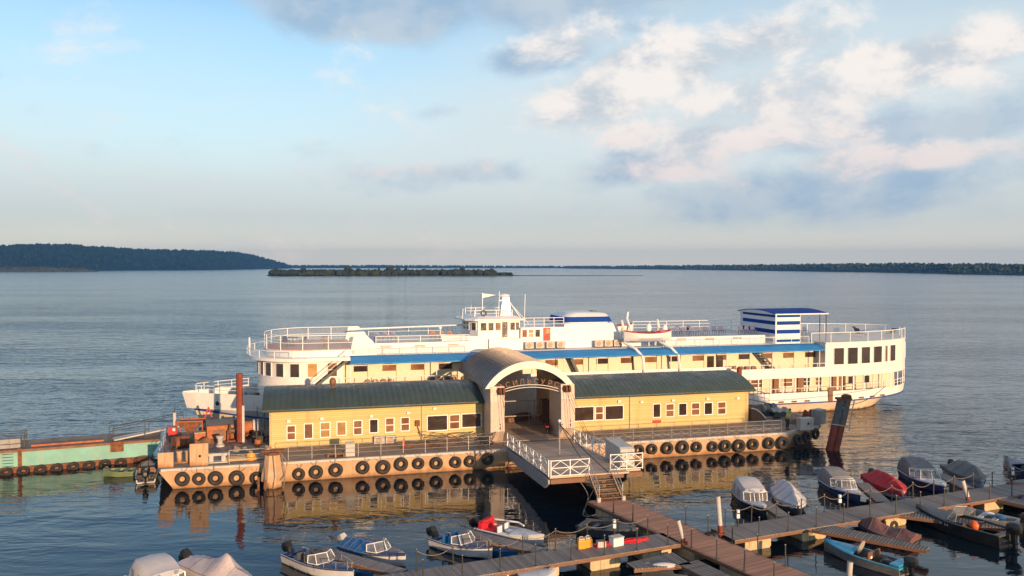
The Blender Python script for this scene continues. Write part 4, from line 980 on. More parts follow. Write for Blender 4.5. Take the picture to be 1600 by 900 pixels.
mb = MB(); mb.box((7.45, VD - .05, 7.75), (8.15, VD - .003, 9.0)); rd = part('door', mb, red_paint, ship); mb = MB(); mb.box((7.55, VD - .07, 8.45), (8.05, VD - .052, 8.9)); part('pane', mb, pane_gold, rd)
mb = MB(); mb.prism([(9.6, 7.02), (17.6, 7.02), (17.6, 7.55), (15.6, 7.9), (14.9, 9.35), (9.6, 9.35)], lambda a_, c_, h: (a_, h, c_), VS - 3.25, VS + 3.25); part('funnel_casing', mb, white, ship)
def rbox(ua, ub, hw_, z, r=.9, n=6):
    pts = []
    for cx_, cy_2, a0 in ((ub - r, VS + hw_ - r, 0), (ua + r, VS + hw_ - r, 90), (ua + r, VS - hw_ + r, 180), (ub - r, VS - hw_ + r, 270)):
        for i in range(n + 1): a_ = R(a0 + 90 * i / n); pts.append((cx_ + r * math.cos(a_), cy_2 + r * math.sin(a_), z))
    return pts
mb = MB(); mb.loft([rbox(9.7, 15.1, 2.5, 9.35), rbox(9.7, 15.0, 2.5, 9.42)]); fn = part('funnel', mb, white, ship)
mb = MB(); mb.loft([rbox(9.6, 15.1, 2.55, 9.42), rbox(9.75, 14.75, 2.5, 9.95)]); part('funnel_band', mb, royal_blue, fn)
mb = MB(); mb.loft([rbox(9.75, 14.75, 2.5, 9.95), rbox(10.2, 14.5, 2.2, 10.22), rbox(10.5, 13.0, 1.9, 10.36)]); part('funnel_top', mb, white, fn, smooth=True)
mb = MB(); mb.box((13.5, VS - .4, 10.1), (14.0, VS + .4, 10.4)); part('exhaust', mb, dark_grey, fn)
rail_path('bridge_rail', dense([(5.6, VS - 3.0), (9.6, VS - 3.0)], .5), 9.05, .9, 3, gap=.9)
rail_path('bridge_rail', dense([(.9, VS - 2.3), (4.6, VS - 2.3)], .5), 10.12, .6, 2, gap=1.0)
rail_path('bridge_rail', dense([(.9, VS + 2.3), (4.6, VS + 2.3)], .5), 10.12, .6, 2, gap=1.0)
# radar mast, aerials, flag
mb = MB(); mb.loft([[(4.2 + .55 * a_, VS - 1 + .4 * b_, 9.95) for a_, b_ in ((-1, -1), (1, -1), (1, 1), (-1, 1))], [(4.25 + .32 * a_, VS - 1 + .25 * b_, 11.9) for a_, b_ in ((-1, -1), (1, -1), (1, 1), (-1, 1))]]); mast = part('radar_mast', mb, white_clean, ship)
mb = MB(); mb.box((3.55, VS - 1.3, 11.55), (4.2, VS - .7, 11.65)); mb.ball((4.1, VS - 1, 12.05), (.62, .62, .2), 14, 6); part('radar', mb, white_clean, mast, smooth=True)
mb = MB()
for (u, v, z0, z1) in ((3.4, VS - 1.6, 10.1, 12.5), (6.1, VS - 1.2, 9.0, 12.2), (-.3, VS - 2.2, 9.9, 10.9), (1.2, VS + 1.2, 10.1, 11.2)): mb.tube([(u, v, z0), (u + .1, v, z1)], .03, 5)
mb.tube([(4.7, VS - 1, 11.4), (6.2, VS - 1.5, 9.1)], .05, 5); mb.tube([(4.9, VS - 1.6, 11.0), (6.5, VS - 2.2, 9.1)], .03, 5); part('aerial', mb, white_clean, mast)
mb = MB(); mb.tube([(1.9, VS - 1.2, 10.1), (1.9, VS - 1.2, 12.35)], .035, 5); fs_ = part('flag_staff', mb, white_clean, ship)
mb = MB(); mb.loft([[(1.92 + .1 * i, VS - 1.2 + .05 * math.sin(i * .9), 12.3 - .01 * i * i * .3), (1.92 + .1 * i, VS - 1.2 + .05 * math.sin(i * .9 + .4), 12.3 - .45 + .035 * i)] for i in range(14)] and [[(1.92 + .1 * i, VS - 1.2 + .05 * math.sin(i * .9), 12.3 - .012 * i) for i in range(14)], [(1.92 + .1 * i, VS - 1.19 + .05 * math.sin(i * .9 + .4), 11.85 + .022 * i) for i in range(14)]], False, False); part('flag', mb, white_clean, fs_)
mb = MB(); mb.torus((1.75, VS - 2.45, 10.45), .24, .07, 1, 16, 8); part('life_ring', mb, dark_grey, ship)
# ---- the striped house and its canopy, near the stern
UB0, UB1, VB0, VB1 = 31.6, 34.5, VS - 5.0, VS - 1.2
mb = MB(); mb.box((UB0, VB0, 7.02), (UB1, VB1 + 3, 10.05)); sh = part('stair_house', mb, white, ship)
mb = MB()
for z0, z1 in ((9.72, 9.98), (8.95, 9.32), (8.05, 8.45), (7.2, 7.45)):
    mb.box((UB0 + .15, VB0 - .012, z0), (UB1 - .06, VB0 - .002, z1)); mb.box((UB0 - .012, VB0 + .06, z0), (UB0 - .002, VB1 + 2.5, z1))
part('stripe', mb, royal_blue, sh)
mb = MB(); n = 14; cv = []
for i in range(n + 1): v = VB0 - .25 + (VB1 + 3.5 - VB0) * i / n; f = i / n * 2 - 1; cv.append((v, 10.08 + .34 * (1 - f * f)))
mb.prism(cv + [(p[0], p[1] - .06) for p in cv[::-1]], lambda a_, c_, h: (h, a_, c_), UB0 - .2, UB1 + 3.1); part('canopy', mb, royal_blue, sh)
mb = MB(); mb.prism(cv + [(cv[-1][0], 10.05), (cv[0][0], 10.05)], lambda a_, c_, h: (h, a_, c_ - .07), UB0 - .12, UB0 - .05); mb.box((UB0 - .2, VB0 - .3, 9.98), (UB1 + 3.1, VB0 - .2, 10.1)); part('gable', mb, white, sh)
mb = MB()
for u in (UB1 + 2.2, UB1 + 2.95):
    for v in (VB0 - .1, VB1 + 2.9): mb.tube([(u, v, 7.0), (u, v, 10.05)], .05, 6)
part('canopy_post', mb, dark_grey, sh)
# ---- stern house with big windows, top deck with glass rail
def stern_path(off, ua=36.6): return outline(ua, 50.4, off, 60)
sp = stern_path(.02)
mb = MB(); mb.slab(sp, 3.93, 7.02); part('stern_saloon', mb, white, ship)
mb = MB(); mb.slab(stern_path(.1), 7.02, 7.14); part('stern_deck', mb, white, ship)
mb = MB(); mb.slab(stern_path(-.15), 7.14, 7.16); part('deck_covering', mb, deck_pale, ship)
spn = outline(36.6, 50.4, .02, 120, False)
def arc_at(u):
    acc = 0
    for a_, b_ in zip(spn, spn[1:]):
        if b_[0] >= u: return acc + math.dist(a_, b_) * (u - a_[0]) / (b_[0] - a_[0])
        acc += math.dist(a_, b_)
    return acc
for x0, x1, pane in ((1304, 1320, pane_dark), (1325.5, 1341.5, pane_dark), (1347, 1360.5, pane_dark), (1366, 1379, pane_dark), (1384, 1388, pane_brown), (1392, 1400, pane_dark), (1404.5, 1408, pane_brown)):
    def solve(x):
        best = None
        for i in range(0, 1400):
            u = 36.7 + i * .0104
            p_ = hull_pt(u, -1, .02); w_ = UV(p_[0], p_[1], 5.7); d = w_.y; px = 800 + FPX * w_.x / (w_.y * math.cos(PITCH) - (5.7 - CAMH) * math.sin(PITCH) * -1 * -1 if False else w_.y)
            if best is None or abs(px - x) < best[0]: best = (abs(px - x), u)
        return best[1]
    a0, a1 = arc_at(solve(x0)), arc_at(solve(x1))
    curve_win(spn, (a0 + a1) / 2, max(.3, a1 - a0 - .05), 4.88, 6.55, pane, t=.07)
rail_path('stern_rail', dense(stern_path(-.05, 35.0), .5), 7.14, 1.0, 1, r=.04, glass=True, gap=2.0)
# stern lower gallery end wall, cleats along the strake, hawse holes, boat falls
for u in (31.5, 33, 34.5, 39.5, 41, 42.5, 44): mb = MB(); p_ = hull_pt(u, -1, .05); mb.box((p_[0] - .3, p_[1] - .05, stripe(u) + .15), (p_[0] + .3, p_[1] + .05, stripe(u) + .3)); part('fender_block', mb, rust, ship)
mb = MB(); p_ = hull_pt(37.2, -1, .02); mb.box((p_[0] - .25, p_[1] - .12, stripe(37) + .12), (p_[0] + .25, p_[1] + .0, 2.55)); part('side_fender', mb, brown, ship)
for u, z in ((-22.4, 2.75), (-18.0, 2.75)):
    mb = MB(); p_ = hull_pt(u, -1, .1); mb.ball((p_[0], p_[1], z), (.2, .16, .2), 10, 6); part('hawse_hole', mb, black, ship)
# foredeck gear
mb = MB(); mb.tube([(-20.6, VS - .9, 3.2), (-20.6, VS + .9, 3.2)], .35, 12); mb.box((-21.1, VS - .5, 2.8), (-20.1, VS + .5, 3.3)); mb.tube([(-19, VS - 1.6, 2.8), (-19, VS - 1.6, 3.5)], .2, 8); part('windlass', mb, dark_grey, ship)
# davits, two on each lifeboat
def lifeboat(vc, label):
    b = uvthing('lifeboat', label, 'lifeboat', 17.6, vc, 7.6); L = 5.0; rings = []
    for i in range(15):
        t = i / 14; u = 17.6 - L / 2 + L * t; w_ = .85 * (1 - abs(2 * t - 1) ** 3) ** .8 + .02; s_ = .22 * abs(2 * t - 1) ** 2
        rings.append([(u, vc - w_, 8.45 + s_), (u, vc - w_ * .95, 8.0 + s_ * .8), (u, vc - w_ * .5, 7.65 + s_ * .6), (u, vc, 7.55 + s_ * .6), (u, vc + w_ * .5, 7.65 + s_ * .6), (u, vc + w_ * .95, 8.0 + s_ * .8), (u, vc + w_, 8.45 + s_), (u, vc + w_ * .9, 8.43 + s_), (u, vc, 8.36 + s_), (u, vc - w_ * .9, 8.43 + s_)])
    mb = MB(); mb.loft(rings); part('hull', mb, white, b, smooth=True)
    mb = MB()
    for i in range(5): u = 16.2 + i * .7; mb.box((u - .12, vc - .7, 8.46), (u + .12, vc + .7, 8.52))
    part('thwart', mb, brown, b); mb = MB()
    for s_ in (-1, 1): mb.tube([(17.6 - L / 2 + L * i / 14, vc + s_ * (.85 * (1 - abs(2 * i / 14 - 1) ** 3) ** .8 + .02), 8.46 + .22 * abs(2 * i / 14 - 1) ** 2) for i in range(15)], .045, 5)
    part('gunwale', mb, red_paint, b)
lifeboat(VS - 4.9, 'white lifeboat with red gunwale on davits on the near side of the ship')
lifeboat(VS + 4.6, 'white lifeboat partly hidden on the far side of the ship')
for u in (15.35, 19.1):
    mb = MB(); mb.tube([(u, VS - 3.3, 7.02), (u, VS - 3.6, 8.2), (u - .1, VS - 4.3, 9.0), (u - .35, VS - 4.6, 9.7)], [.12, .12, .14, .1], 6); part('davit_arm', mb, white_clean, ship)
    mb = MB(); mb.tube([(u - .1, VS - 4.6, 7.5), (u + .6, VS - 5.7, 7.0), (u + 1.1, VS - 6.25, 6.3), (u + 1.25, VS - 6.35, 5.0), (u + 1.25, VS - 6.3, 4.0)], .14, 7); part('davit_track', mb, white_clean, ship)
    mb = MB(); mb.tube([(u + .2, VS + 3.2, 7.02), (u + .2, VS + 3.4, 8.2), (u + .1, VS + 4.2, 9.2), (u + .4, VS + 4.6, 9.9)], [.12, .12, .14, .1], 6); part('davit_arm', mb, white_clean, ship)
for u, v, z, s_ in ((18.3, VS - 3.6, 8.8, .45), (19.9, VS - 3.9, 8.7, .45)): mb = MB(); mb.ball((u, v, z), (s_ * .6, .2, s_), 10, 6); mb.tube([(u, v, 7.02), (u, v, z)], .06, 6); part('satellite_dish', mb, white_clean, ship, smooth=True)
# ---- loose things aboard: air conditioners, chairs, tables
def aircon(u, v, z, label, group, first=[None]):
    if first[0] is None:
        a_ = uvthing('air_conditioner', label, 'air conditioner', u, v, z, group); OFF[a_.name] = (0, 0, 0)
        mb = MB(); mb.box((-.42, -.16, .08), (.42, .16, .70)); part('casing', mb, pale_grey, a_, bevel=.02)
        mb = MB(); mb.tube([(-.06, -.162, .39), (-.06, -.185, .39)], .25, 18); part('fan_grille', mb, tan_wall, a_)
        mb = MB(); mb.box((-.35, -.12, 0), (-.28, .12, .08)); mb.box((.28, -.12, 0), (.35, .12, .08)); part('foot', mb, dark_steel, a_); first[0] = a_; return a_
    return dup(first[0], UV(u, v, z), None, label, group)
for i in range(4): aircon(5.9 + i * 1.05, VS - 3.75, 7.02, 'cream air conditioner unit in the row of four under the red door of the ship', 'air conditioners on the ship by the red door')
for i in range(3): aircon(12.95 + i * .98, VS - 3.75, 7.02, 'cream air conditioner unit in the row of three beside the lifeboat davit', 'air conditioners on the ship by the lifeboat')
for x, y in ((593, 688), (611, 687)):
    u, z = LV(x, y, VW - .3); aircon(u, VW - .25, z - .4, 'grey air conditioner unit low on the wall of the left yellow building', 'air conditioners on the left yellow building')
def chair(u, v, z, rz, mat, label, group, store={}):
    key = mat.name
    if key not in store:
        c_ = uvthing('deck_chair', label, 'chair', u, v, z, group); OFF[c_.name] = (0, 0, 0)
        mb = MB(); pts = [(-.26, .42)] + [(.27 * math.cos(math.pi - math.pi * i / 8), .62 + .27 * math.sin(math.pi * i / 8)) for i in range(9)] + [(.26, .42)]
        mb.prism(pts, lambda a_, b_, h: (a_, .22 + h + (b_ - .42) * .18, b_), 0, .035); part('backrest', mb, mat, c_)
        mb = MB(); mb.box((-.26, -.24, .41), (.26, .24, .45)); part('seat', mb, mat, c_, bevel=.015)
        for s_ in (-1, 1):
            for q_ in (-1, 1): mb = MB(); mb.tube([(s_ * .22, q_ * .19, .41), (s_ * .24, q_ * .24, 0)], .018, 5); part('leg', mb, dark_steel, c_)
        c_.rotation_euler = (0, 0, TH + rz); store[key] = c_; return c_
    return dup(store[key], UV(u, v, z), TH + rz, label, group)
def row(us, v, z, rz, mat, label, group):
    for u in us: chair(u, v, z, rz + random.uniform(-.08, .08), mat, label, group)
for us in ((-9.4, -8.7, -8.0, -7.3), (-3.6, -2.9, -2.2, -1.5, -.6, .1, .8), (16.2, 16.9, 17.6, 18.3, 19.0), (21.2, 21.9, 22.6, 23.3), (27.1, 27.8, 28.5, 29.2)):
    row(us, VS - 5.3, 3.97, 0, chair_brown, 'brown round-backed chair in a row along the covered middle deck of the ship', 'chairs on the covered middle deck')
for us, v in (((-8.4, -7.65, -6.9), VS - 2.9), ((21.0, 21.8, 22.6, 23.4, 24.2, 25.0, 26.0, 26.8), VS - 2.9), ((29.0, 29.7, 30.4), VS - 2.9), ((21.6, 22.7, 24.0), VS - 1.2)):
    row(us, v, 7.98 if us[0] < 0 else 7.88, 0, chair_blue, 'dark blue round-backed chair on the open upper deck of the ship', 'chairs on the open upper deck')
row((-3.2, -2.4, -1.6), VS - 2.9, 7.98, 0, chair_brown, 'brown chair among the three before the wheelhouse on the upper deck', 'brown chairs before the wheelhouse')
row((38.6, 39.5, 40.4), VS + 2.6, 7.17, 0, chair_blue, 'blue chair by the canopy posts on the stern deck of the ship', 'chairs on the stern deck')
for u, v, a_ in ((44.6, VS - 1.0, 1.2), (48.2, VS - 1.6, .4), (46.9, VS + 1.6, 2.0)):
    t_ = uvthing('sun_lounger', 'dark folding lounger on the glass-railed stern deck of the ship', 'lounger', u, v, 7.17, 'loungers on the stern deck', rz=a_); mb = MB(); mb.beam((-.8, 0, .35), (.3, 0, .35), .55, .05); mb.beam((.3, 0, .35), (.95, 0, .8), .55, .05); part('bed', mb, black, t_)
    mb = MB()
    for q_ in (-.7, .3):
        for s_ in (-.25, .25): mb.tube([(q_, s_, 0), (q_, s_, .35)], .02, 5)
    part('leg_frame', mb, steel, t_)
t_ = uvthing('round_table', 'small dark table on the pink terrace at the front of the ship', 'table', -15.9, VS - .6, 7.62, rz=.001); mb = MB(); mb.tube([(0, 0, .72), (0, 0, .76)], .5, 16); part('table_top', mb, black, t_); mb = MB(); mb.tube([(0, 0, 0), (0, 0, .72)], .04, 6); mb.tube([(0, 0, 0), (0, 0, .03)], .28, 12); part('pedestal', mb, dark_steel, t_)
for a_ in (.4, 2.2, 4.1): chair(-15.9 + .95 * math.cos(a_), VS - .6 + .95 * math.sin(a_), 7.62, a_ - math.pi / 2, chair_blue, 'dark blue chair at the small table on the pink front terrace of the ship', 'chairs at the terrace table')
pl = uvthing('potted_plant', 'potted plant with pinkish leaves on the pink terrace of the ship', 'plant', -13.0, VS - 2.3, 7.62, rz=.001); mb = MB(); mb.loft([[(r_ * math.cos(6.283 * i / 10), r_ * math.sin(6.283 * i / 10), z) for i in range(10)] for r_, z in ((.16, 0), (.24, .4), (.2, .4))]); part('pot', mb, brown, pl)
mb = MB(); rnd = random.Random(5)
for i in range(60):
    a_, h_ = rnd.uniform(0, 6.28), rnd.uniform(.45, 1.05); r_ = rnd.uniform(.1, .5); c_ = Vector((r_ * math.cos(a_), r_ * math.sin(a_), h_)); d_ = Vector((rnd.uniform(-1, 1), rnd.uniform(-1, 1), rnd.uniform(-.2, 1))).normalized() * .16; e_ = d_.cross(Vector((0, 0, 1))) * .35
    mb.add([c_ - d_, c_ + e_, c_ + d_, c_ - e_], [(0, 1, 2, 3)])
part('foliage', mb, pm('pink_leaves', (0.5, .12, .08), .6), pl)
# mooring lines from ship
ln = MB(); a_ = Vector((*hull_pt(-18.0, -1, .2), 2.7)); b_ = Vector((-19.6, 7.2, 1.8)); ln.tube([a_.lerp(b_, i / 10) - Vector((0, 0, .5 * math.sin(math.pi * i / 10))) for i in range(11)], .03, 5)
whole('mooring_line', 'dark mooring line from the ship\'s bow down to the red-brown pile', 'rope', ln, blue_rope, UV(0, 0, 0), TH)
ln = MB(); a_ = Vector((*hull_pt(44.5, -1, .1), 2.3)); b_ = loc(Vector(T0)) + Vector((.3, 0, -.5)); ln.tube([a_.lerp(b_, i / 10) - Vector((0, 0, .4 * math.sin(math.pi * i / 10))) for i in range(11)], .03, 5)
whole('mooring_line', 'grey mooring line from the ship\'s stern to the leaning cluster pile', 'rope', ln, blue_rope, UV(0, 0, 0), TH)
# ------------------------------------------------------------------ floating docks
DH = .72
def dock(name, label, A, B, w_, mat, floats=(), z=DH, skew=0.0, edge=None, group=None, taper=None):
    A, B = Vector((A[0], A[1], 0)), Vector((B[0], B[1], 0)); L = (B - A).length; a_ = math.atan2(B.y - A.y, B.x - A.x)
    d = thing(name, label, 'dock', (A.x, A.y, z), a_, group); h = w_ / 2; h2 = taper / 2 if taper else h
    mb = MB(); mb.slab([(0, -h), (L, -h2), (L, h2), (0, h)], -.05, 0); part('planking', mb, mat, d)
    for s_ in (-1, 1):
        mb = MB(); mb.beam((0, s_ * (h - .06), -.13), (L, s_ * (h2 - .06), -.13), .1, .15); part('edge_beam', mb, edge or brown, d)
    mb = MB()
    for i in range(int(L / 1.6) + 1): x = min(L - .1, .1 + i * 1.6); hh = h + (h2 - h) * x / L; mb.box((x - .05, -hh + .12, -.2), (x + .05, hh - .12, -.052))
    part('cross_beam', mb, dark_steel, d)
    for x in floats:
        hh = min(h, h2) - .12; mb = MB(); mb.loft([[(x - .85, y, -.24), (x - .85, y, -.62), (x - .7, y, -.85), (x + .7, y, -.85), (x + .85, y, -.62), (x + .85, y, -.24)] for y in (-hh, hh)]); part('float', mb, float_mat, d, bevel=.03)
    return d, A, B, a_, L
# main walkway from the stairs, left dock, right dock
WA, WB = (5.55, 48.9), (13.0, 35.6)
walk = dock('walkway_dock', 'reddish-brown plank walkway running from the foot of the stairs towards the viewer', WA, WB, 2.35, plank_red, (1.6, 5.0, 8.5, 12.0))
LA, LB = (8.4, 41.75), (-6.0, 35.75)
ldock = dock('floating_dock', 'grey plank dock with two yellow canisters, left of the reddish walkway', LA, LB, 1.75, plank_grey, (1.4, 4.4, 7.8, 11.5, 14.5))
RA, RB = (11.2, 42.35), (36.5, 52.85)
rdock = dock('floating_dock', 'long grey plank dock with covered boats, right of the reddish walkway', RA, RB, 2.05, plank_grey, (1.6, 5.4, 11.4, 15.2, 19.6, 23.4))
DW = 'grey finger dock '
def finger(label, a0, a1, w_=.75, mat=plank_grey, fl=True, tp=None):
    return dock('finger_dock', label, a0, a1, w_, mat, (1.0,) if fl else (), z=DH - .06, taper=tp)
P2 = lambda x, y, z=.66: tuple(PZ(x, y, z)[:2])
finger('narrow finger dock between the two white-and-blue windshield boats at lower left', P2(628, 894), P2(497, 858), .85)
finger('narrow finger dock between the white-and-blue boat and the white-and-red boat', P2(850, 861), P2(719, 829), .85)
finger('narrow finger dock between the white cabin boat and the white covered boat', P2(1228, 808), P2(1192, 783), .8)
finger('narrow finger dock between the grey canopy boat and the red covered boat', P2(1381, 784), P2(1346, 754), .85)
finger('narrow finger dock between the navy canopy boat and the grey covered boat', P2(1515, 763), P2(1467, 740), .85)
finger('wedge-shaped slatted finger dock behind the blue-decked boat', P2(1268, 820), P2(1450, 857), 1.5, plank_dark, False, .6)
finger('wedge-shaped slatted finger dock beside the large black boat', P2(1405, 799), P2(1590, 826), 1.5, plank_dark, False, .6)
finger('slatted finger dock at the right edge, behind the docked grey boat', P2(1560, 776), P2(1660, 800), 1.4, plank_dark, False, .7)
finger('dark triangular slatted dock on the near side, in the corner by the walkway', P2(1066, 872), P2(985, 884), 1.7, plank_dark, False, .8)
finger('dark slatted dock lying along the lower left side of the reddish walkway', P2(1075, 878), P2(1150, 915), 1.2, plank_dark, False)
# thin posts and slack ropes along the docks
pp = [None]; PTOP = {}
def post(x, y, label, group, h=1.02, z=DH):
    if pp[0] is None:
        o = thing('rail_post', label, 'post', (x, y, z), 0, group)
        mb = MB(); mb.tube([(0, 0, -.1), (0, 0, 1.0)], .032, 7); part('stem', mb, dark_steel, o)
        mb = MB(); mb.tube([(0, 0, 1.0), (0, 0, 1.02)], .042, 7); part('cap', mb, steel, o)
        mb = MB(); mb.box((-.07, -.07, .0), (.07, .07, .02)); part('foot_plate', mb, dark_steel, o); pp[0] = o
    else: o = dup(pp[0], (x, y, z), 0, label, group)
    o.rotation_euler = (random.uniform(-.03, .03), random.uniform(-.03, .03), 0); o.scale = (1, 1, h)
    return Vector((x, y, z + h * .93))
def slack(a_, b_, label, group, sag=.28, r=.018, mat=rope_mat):
    mb = MB(); c = (a_ + b_) / 2
    mb.tube([a_.lerp(b_, i / 8) - c - Vector((0, 0, sag * 4 * (i / 8) * (1 - i / 8))) for i in range(9)], r, 4)
    whole('rope', label, 'rope', mb, mat, c, 0, group)
def posts(d, side, ts, label, group, ropes=None, h=1.02):
    _, A, B, a_, L = d; w_ = {walk[0].name: 1.1, ldock[0].name: .8, rdock[0].name: .95}[d[0].name]; n = Vector((-math.sin(a_), math.cos(a_), 0)) * side * w_; prev = None
    for t in ts:
        q = A + (B - A).normalized() * t + n; top = post(q.x, q.y, label, group, h * random.uniform(.95, 1.06))
        if ropes and prev is not None and t - pt < 2.4: slack(prev, top, ropes[0], ropes[1], random.uniform(.12, .34))
        prev, pt = top, t
fr = lambda a, b, s: list(np.arange(a, b, s))
posts(rdock, 1, fr(.9, 26, 1.75), 'thin dark post along the far edge of the long grey right-hand dock', 'posts along the far edge of the right dock', ('slack rope between the thin posts on the far edge of the right-hand dock', 'ropes along the far edge of the right dock'))
posts(rdock, -1, fr(1.6, 26, 1.95), 'thin dark post along the near edge of the long grey right-hand dock', 'posts along the near edge of the right dock')
posts(ldock, -1, fr(1.0, 15, 1.8), 'thin dark post along the far edge of the left plank dock', 'posts along the far edge of the left dock', ('slack rope between the thin posts on the far edge of the left dock', 'ropes along the far edge of the left dock'))
posts(ldock, 1, fr(.8, 15, 1.85), 'thin dark post along the near edge of the left plank dock', 'posts along the near edge of the left dock')
posts(walk, 1, fr(6.3, 15, 1.75), 'thin dark post along the right edge of the reddish walkway', 'posts along the right edge of the walkway')
posts(walk, -1, [2.6, 4.4] + fr(9.2, 15, 1.8), 'thin dark post along the left edge of the reddish walkway', 'posts along the left edge of the walkway')
# floating rope rails beside the lower left boats
gq = [P2(x, y, .5) for x, y in ((434, 893), (385, 898))]
# stout mooring tubes
def mpost(label, bx, by, tx, ty, zb, r=.13, mats=(pale_grey, rust_red)):
    b = PZ(bx, by, zb); d = b.y; ht = (by - ty) / FPX * d; t_ = Vector((b.x + (tx - bx) / FPX * d, d + .0, zb + ht)); o = thing('mooring_post', label, 'mooring post', b); m_ = (t_ - b)
    mb = MB(); mb.tube([Vector((0, 0, 0)) - m_ * .25, m_ * .36], r, 10); part('foot', mb, mats[1], o, smooth=True)
    mb = MB(); mb.tube([m_ * .36, m_], r, 12); part('tube', mb, mats[0], o, smooth=True)
    mb = MB(); mb.tube([m_, m_ * 1.012], r * .8, 12); part('opening', mb, black, o)
    mb = MB(); mb.torus(m_ * .18, r + .08, .045, 2, 14, 6); part('guide_ring', mb, rust, o)
mpost('pale leaning mooring tube at the start of the right-hand dock, pink above and rusty below', 1127, 846, 1121, 774, .3)
mpost('pale leaning mooring tube at the corner of the left dock and the walkway', 1071, 856, 1059, 812, .5, .11)
mpost('pale leaning mooring tube standing through the right-hand dock beside the black boat', 1516, 790, 1503, 750, .4)
mpost('short pale mooring tube cut by the bottom edge, beneath the blue-decked boat', 1326, 912, 1328, 877, .1, .13)
mpost('thick grey leaning tube before the navy boat at the right edge', 1584, 748, 1572, 713, .3, .12, (mid_grey, dark_grey))
# things lying on the docks
def canister(p_, rz, label):
    o = thing('canister', label, 'canister', p_, rz, 'yellow canisters on the left dock'); mb = MB(); mb.box((-.2, -.15, 0), (.2, .15, .45)); part('body', mb, yellow, o, bevel=.05)
    mb = MB(); mb.box((-.17, -.12, .45), (.17, .12, .53)); part('shoulder', mb, beige, o, bevel=.03); mb = MB(); mb.tube([(-.12, 0, .53), (-.06, 0, .6), (.06, 0, .6), (.12, 0, .53)], .025, 6); part('handle', mb, beige, o)
    mb = MB(); mb.tube([(.13, .0, .53), (.13, 0, .585)], .035, 8); part('cap', mb, red_paint, o)
canister(PZ(908, 857, DH), .3, 'left one of two yellow canisters standing together on the left dock'); canister(PZ(918, 855, DH), .45, 'right one of two yellow canisters standing together on the left dock')
mb = MB(); mb.box((-.32, -.22, 0), (.32, .22, .42)); o = thing('cool_box', 'small white box beside the red cloth on the left dock', 'box', PZ(963, 852, DH), .5); part('box', mb, white_clean, o, bevel=.04); mb = MB(); mb.box((-.34, -.24, .42), (.34, .24, .48)); part('lid', mb, pale_grey, o, bevel=.02)
mb = MB(); mb.box((-.22, -.18, 0), (.22, .18, .3)); o = thing('crate', 'small grey crate at the left end of the red cloth on the left dock', 'crate', PZ(939, 854, DH), .2); part('box', mb, pale_grey, o, bevel=.02); mb = MB(); mb.box((-.19, -.15, .3), (.19, .15, .31)); part('opening', mb, dark_grey, o)
def drape(L, w_, h, seed, n=20, m=10):
    rnd = random.Random(seed); mb = MB(); rows = []; ph = [rnd.uniform(0, 6) for _ in range(4)]
    for i in range(n + 1):
        x = -L / 2 + L * i / n; row_ = []
        for j in range(m + 1):
            y = -w_ / 2 + w_ * j / m; z = h * (.45 + .3 * math.sin(5 * i / n * 3 + ph[0] + j * .4) + .25 * math.sin(j * 1.3 + ph[1] + i * .7)) * math.sin(math.pi * j / m) ** .5; row_.append((x, y * (.7 + .3 * math.sin(i * .8 + ph[2])), max(.015, z)))
        rows.append(row_ + [(row_[-1][0], row_[-1][1], 0), (row_[0][0], row_[0][1], 0)])
    mb.loft(rows); return mb
q0 = PZ(975, 850, DH); whole('red_tarpaulin', 'long crumpled red tarpaulin lying on the left dock', 'tarpaulin', drape(3.1, .6, .22, 4), red, q0 + Vector((-.1, .15, 0)), .38, smooth=True)
tyre0 = tp
def ttyre(p_, rot, label, s_=.8):
    o = dup(tp, p_, None, label, 'tyres on the docks'); o['group'] = 'tyres on the docks'; o.rotation_euler = rot; o.scale = (s_, s_ * .8, s_)
ttyre(PZ(1397, 822, .35), (0, .3, rdock[3]), 'rusty tyre hanging on the near edge of the right-hand dock, before the floats', .62)
ttyre(PZ(1110, 834, .75), (math.pi / 2, 0, 0), 'dark tyre lying at the corner beside the leaning pale mooring tube', .62)
def water_meter(x, y, label):
    o = thing('power_pedestal', label, 'pedestal', PZ(x, y, DH)); mb = MB(); mb.tube([(0, 0, 0), (0, 0, .75)], .05, 8); part('post', mb, dark_steel, o); mb = MB(); mb.tube([(0, 0, .75), (0, 0, .9)], .09, 10); part('lamp', mb, white_clean, o); mb = MB(); mb.box((-.08, -.08, .45), (.08, .08, .68)); part('socket_box', mb, white_clean, o)
water_meter(1153, 822, 'slim white-headed pedestal at the far edge of the right dock, by the white cabin boat')
water_meter(1312, 797, 'slim white-headed pedestal at the far edge of the right dock, by the grey canopy boat')
water_meter(960, 838, 'slim pedestal with a white head at the far edge of the left dock')
water_meter(1582, 752, 'slim pedestal with a white head at the right edge of the picture')

